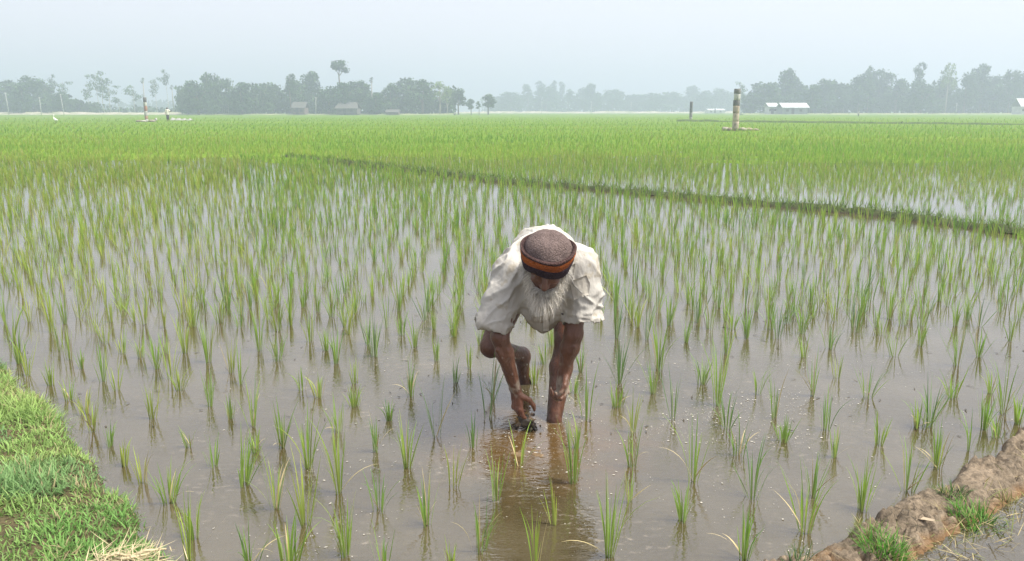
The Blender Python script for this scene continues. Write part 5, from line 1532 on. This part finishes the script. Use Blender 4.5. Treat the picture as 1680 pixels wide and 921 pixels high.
# jaw line from ear to chin and the cheeks above it
side = 0.068 * np.sin(a * 1.5); fwd = 0.098 * np.cos(a * 1.45) - 0.012; up = -0.105 + 0.075 * np.abs(a) ** 1.6 + 0.035 * e * (0.4 + np.abs(a))
roots = HC + np.outer(side, hs) + np.outer(fwd, hf) + np.outer(up, hu)
dirs = np.outer(side * 5, hs) + np.outer(0.75 - 0.5 * np.abs(a), hf) - np.outer(np.full(n, 0.75), hu) + rgb_.normal(0, 0.16, (n, 3))
strands('beard', roots, dirs, rgb_.uniform(0.04, 0.125, n) * (1 - 0.62 * np.abs(a)), 0.7, 0.0010, (0.74, 0.70, 0.62), 6)
n = 420
a = rgb_.uniform(-1, 1, n)
roots = HC + np.outer(0.034 * a, hs) + np.outer(0.100 - 0.02 * a * a, hf) + np.outer(-0.054 - 0.006 * np.abs(a), hu)
dirs = np.outer(a * 1.3, hs) + np.outer(np.full(n, 0.5), hf) - np.outer(np.full(n, 0.6), hu) + rgb_.normal(0, 0.15, (n, 3))
strands('moustache', roots, dirs, rgb_.uniform(0.02, 0.045, n), 0.6, 0.0009, (0.52, 0.50, 0.45), 8)
n = 500
sg = rgb_.choice([-1, 1], n); e = rgb_.random(n)
roots = HC + np.outer(0.079 * sg, hs) + np.outer(0.03 - 0.07 * e, hf) + np.outer(0.01 - 0.05 * rgb_.random(n), hu)
dirs = np.outer(sg * 0.5, hs) - np.outer(np.full(n, 0.8), hu) + rgb_.normal(0, 0.2, (n, 3))
strands('side_hair', roots, dirs, rgb_.uniform(0.025, 0.07, n), 0.5, 0.0010, (0.55, 0.53, 0.49), 9)

# ------------------------------------------------------------------ mud in the hand, stirred mud in the water
def mud_in_hand():
    c = RW + A3(0.042, -0.012, -0.142)
    s = SDF(c - 0.12, c + 0.12, 0.005)
    rg = np.random.default_rng(12)
    s.ell(c, (0.028, 0.028, 0.030), None, 0.01)
    for k in range(22):
        o_ = rg.normal(0, 1, 3) * (0.024, 0.020, 0.022)
        s.ell(c + o_ + A3(0.006, 0, -0.008), rg.uniform(0.005, 0.013, 3), None, 0.006)
    for k in range(26):
        a_ = c + A3(0.015, 0, 0.0) + rg.normal(0, 0.012, 3); s.cap(a_, a_ + A3(rg.uniform(-0.01, 0.035), rg.uniform(-0.03, 0.02), rg.uniform(-0.06, 0.004)), 0.004, 0.0022, 0.003)
    s.displace(lambda p: 0.006 * fbm(p, 70, 3, 2))
    V, F = s.surface(); V[:, 2] = np.maximum(V[:, 2], -0.05)
    T = np.array((0.040, 0.030, 0.020)) * (1 + 0.6 * fbm(V, 60, 3, 3)[:, None])
    T = np.where(fbm(V, 40, 2, 8)[:, None] > 0.25, np.array((0.22, 0.15, 0.09)), T)
    m = tinted('wet_mud', 0.5, 0.0, 0.25)
    tag(obj('mud_clump', np_mesh('mud_clump', V, F, np.clip(T, 0, 1)), m), "dripping dark clump of mud and roots gripped in the farmer's planting hand", 'mud clump')
    # mound of stirred mud just breaking the surface
    cc = G(868, 742); xs = np.arange(-0.26, 0.24, 0.007); X, Y = np.meshgrid(xs, xs, indexing='ij')
    p3 = np.stack([X, Y, 0 * X], -1)
    r = np.sqrt((X / 0.20) ** 2 + (Y / 0.17) ** 2) + 0.35 * fbm(p3, 7, 3, 6)
    Z = 0.001 - 0.026 * sstep(0.1, 1.0, r) + 0.017 * fbm(p3, 30, 5, 9, 0.62)
    V = np.stack([X + cc[0], Y + cc[1], Z], -1).reshape(-1, 3); k = len(xs)
    i, j = np.meshgrid(np.arange(k - 1), np.arange(k - 1), indexing='ij'); q = (i * k + j).ravel()
    F = np.stack([q, q + k, q + k + 1, q + 1], 1); F = F[(V[F][:, :, 2] > -0.025).any(1)]
    T = np.array((0.135, 0.092, 0.050)) * (1 + 0.7 * fbm(V, 50, 3, 4)[:, None])
    dk = sstep(0.14, 0.04, np.hypot(V[:, 0] - G(846, 716)[0], V[:, 1] - G(846, 716)[1]) + 0.04 * fbm(V, 20, 2, 5))[:, None]
    T = T * (1 - dk) + np.array((0.035, 0.030, 0.022)) * dk
    tag(obj('stirred_mud', np_mesh('stirred_mud', V, F, np.clip(T, 0, 1)), m), "stirred brown mud breaking the water just below the farmer's planting hand", 'mud')
mud_in_hand()
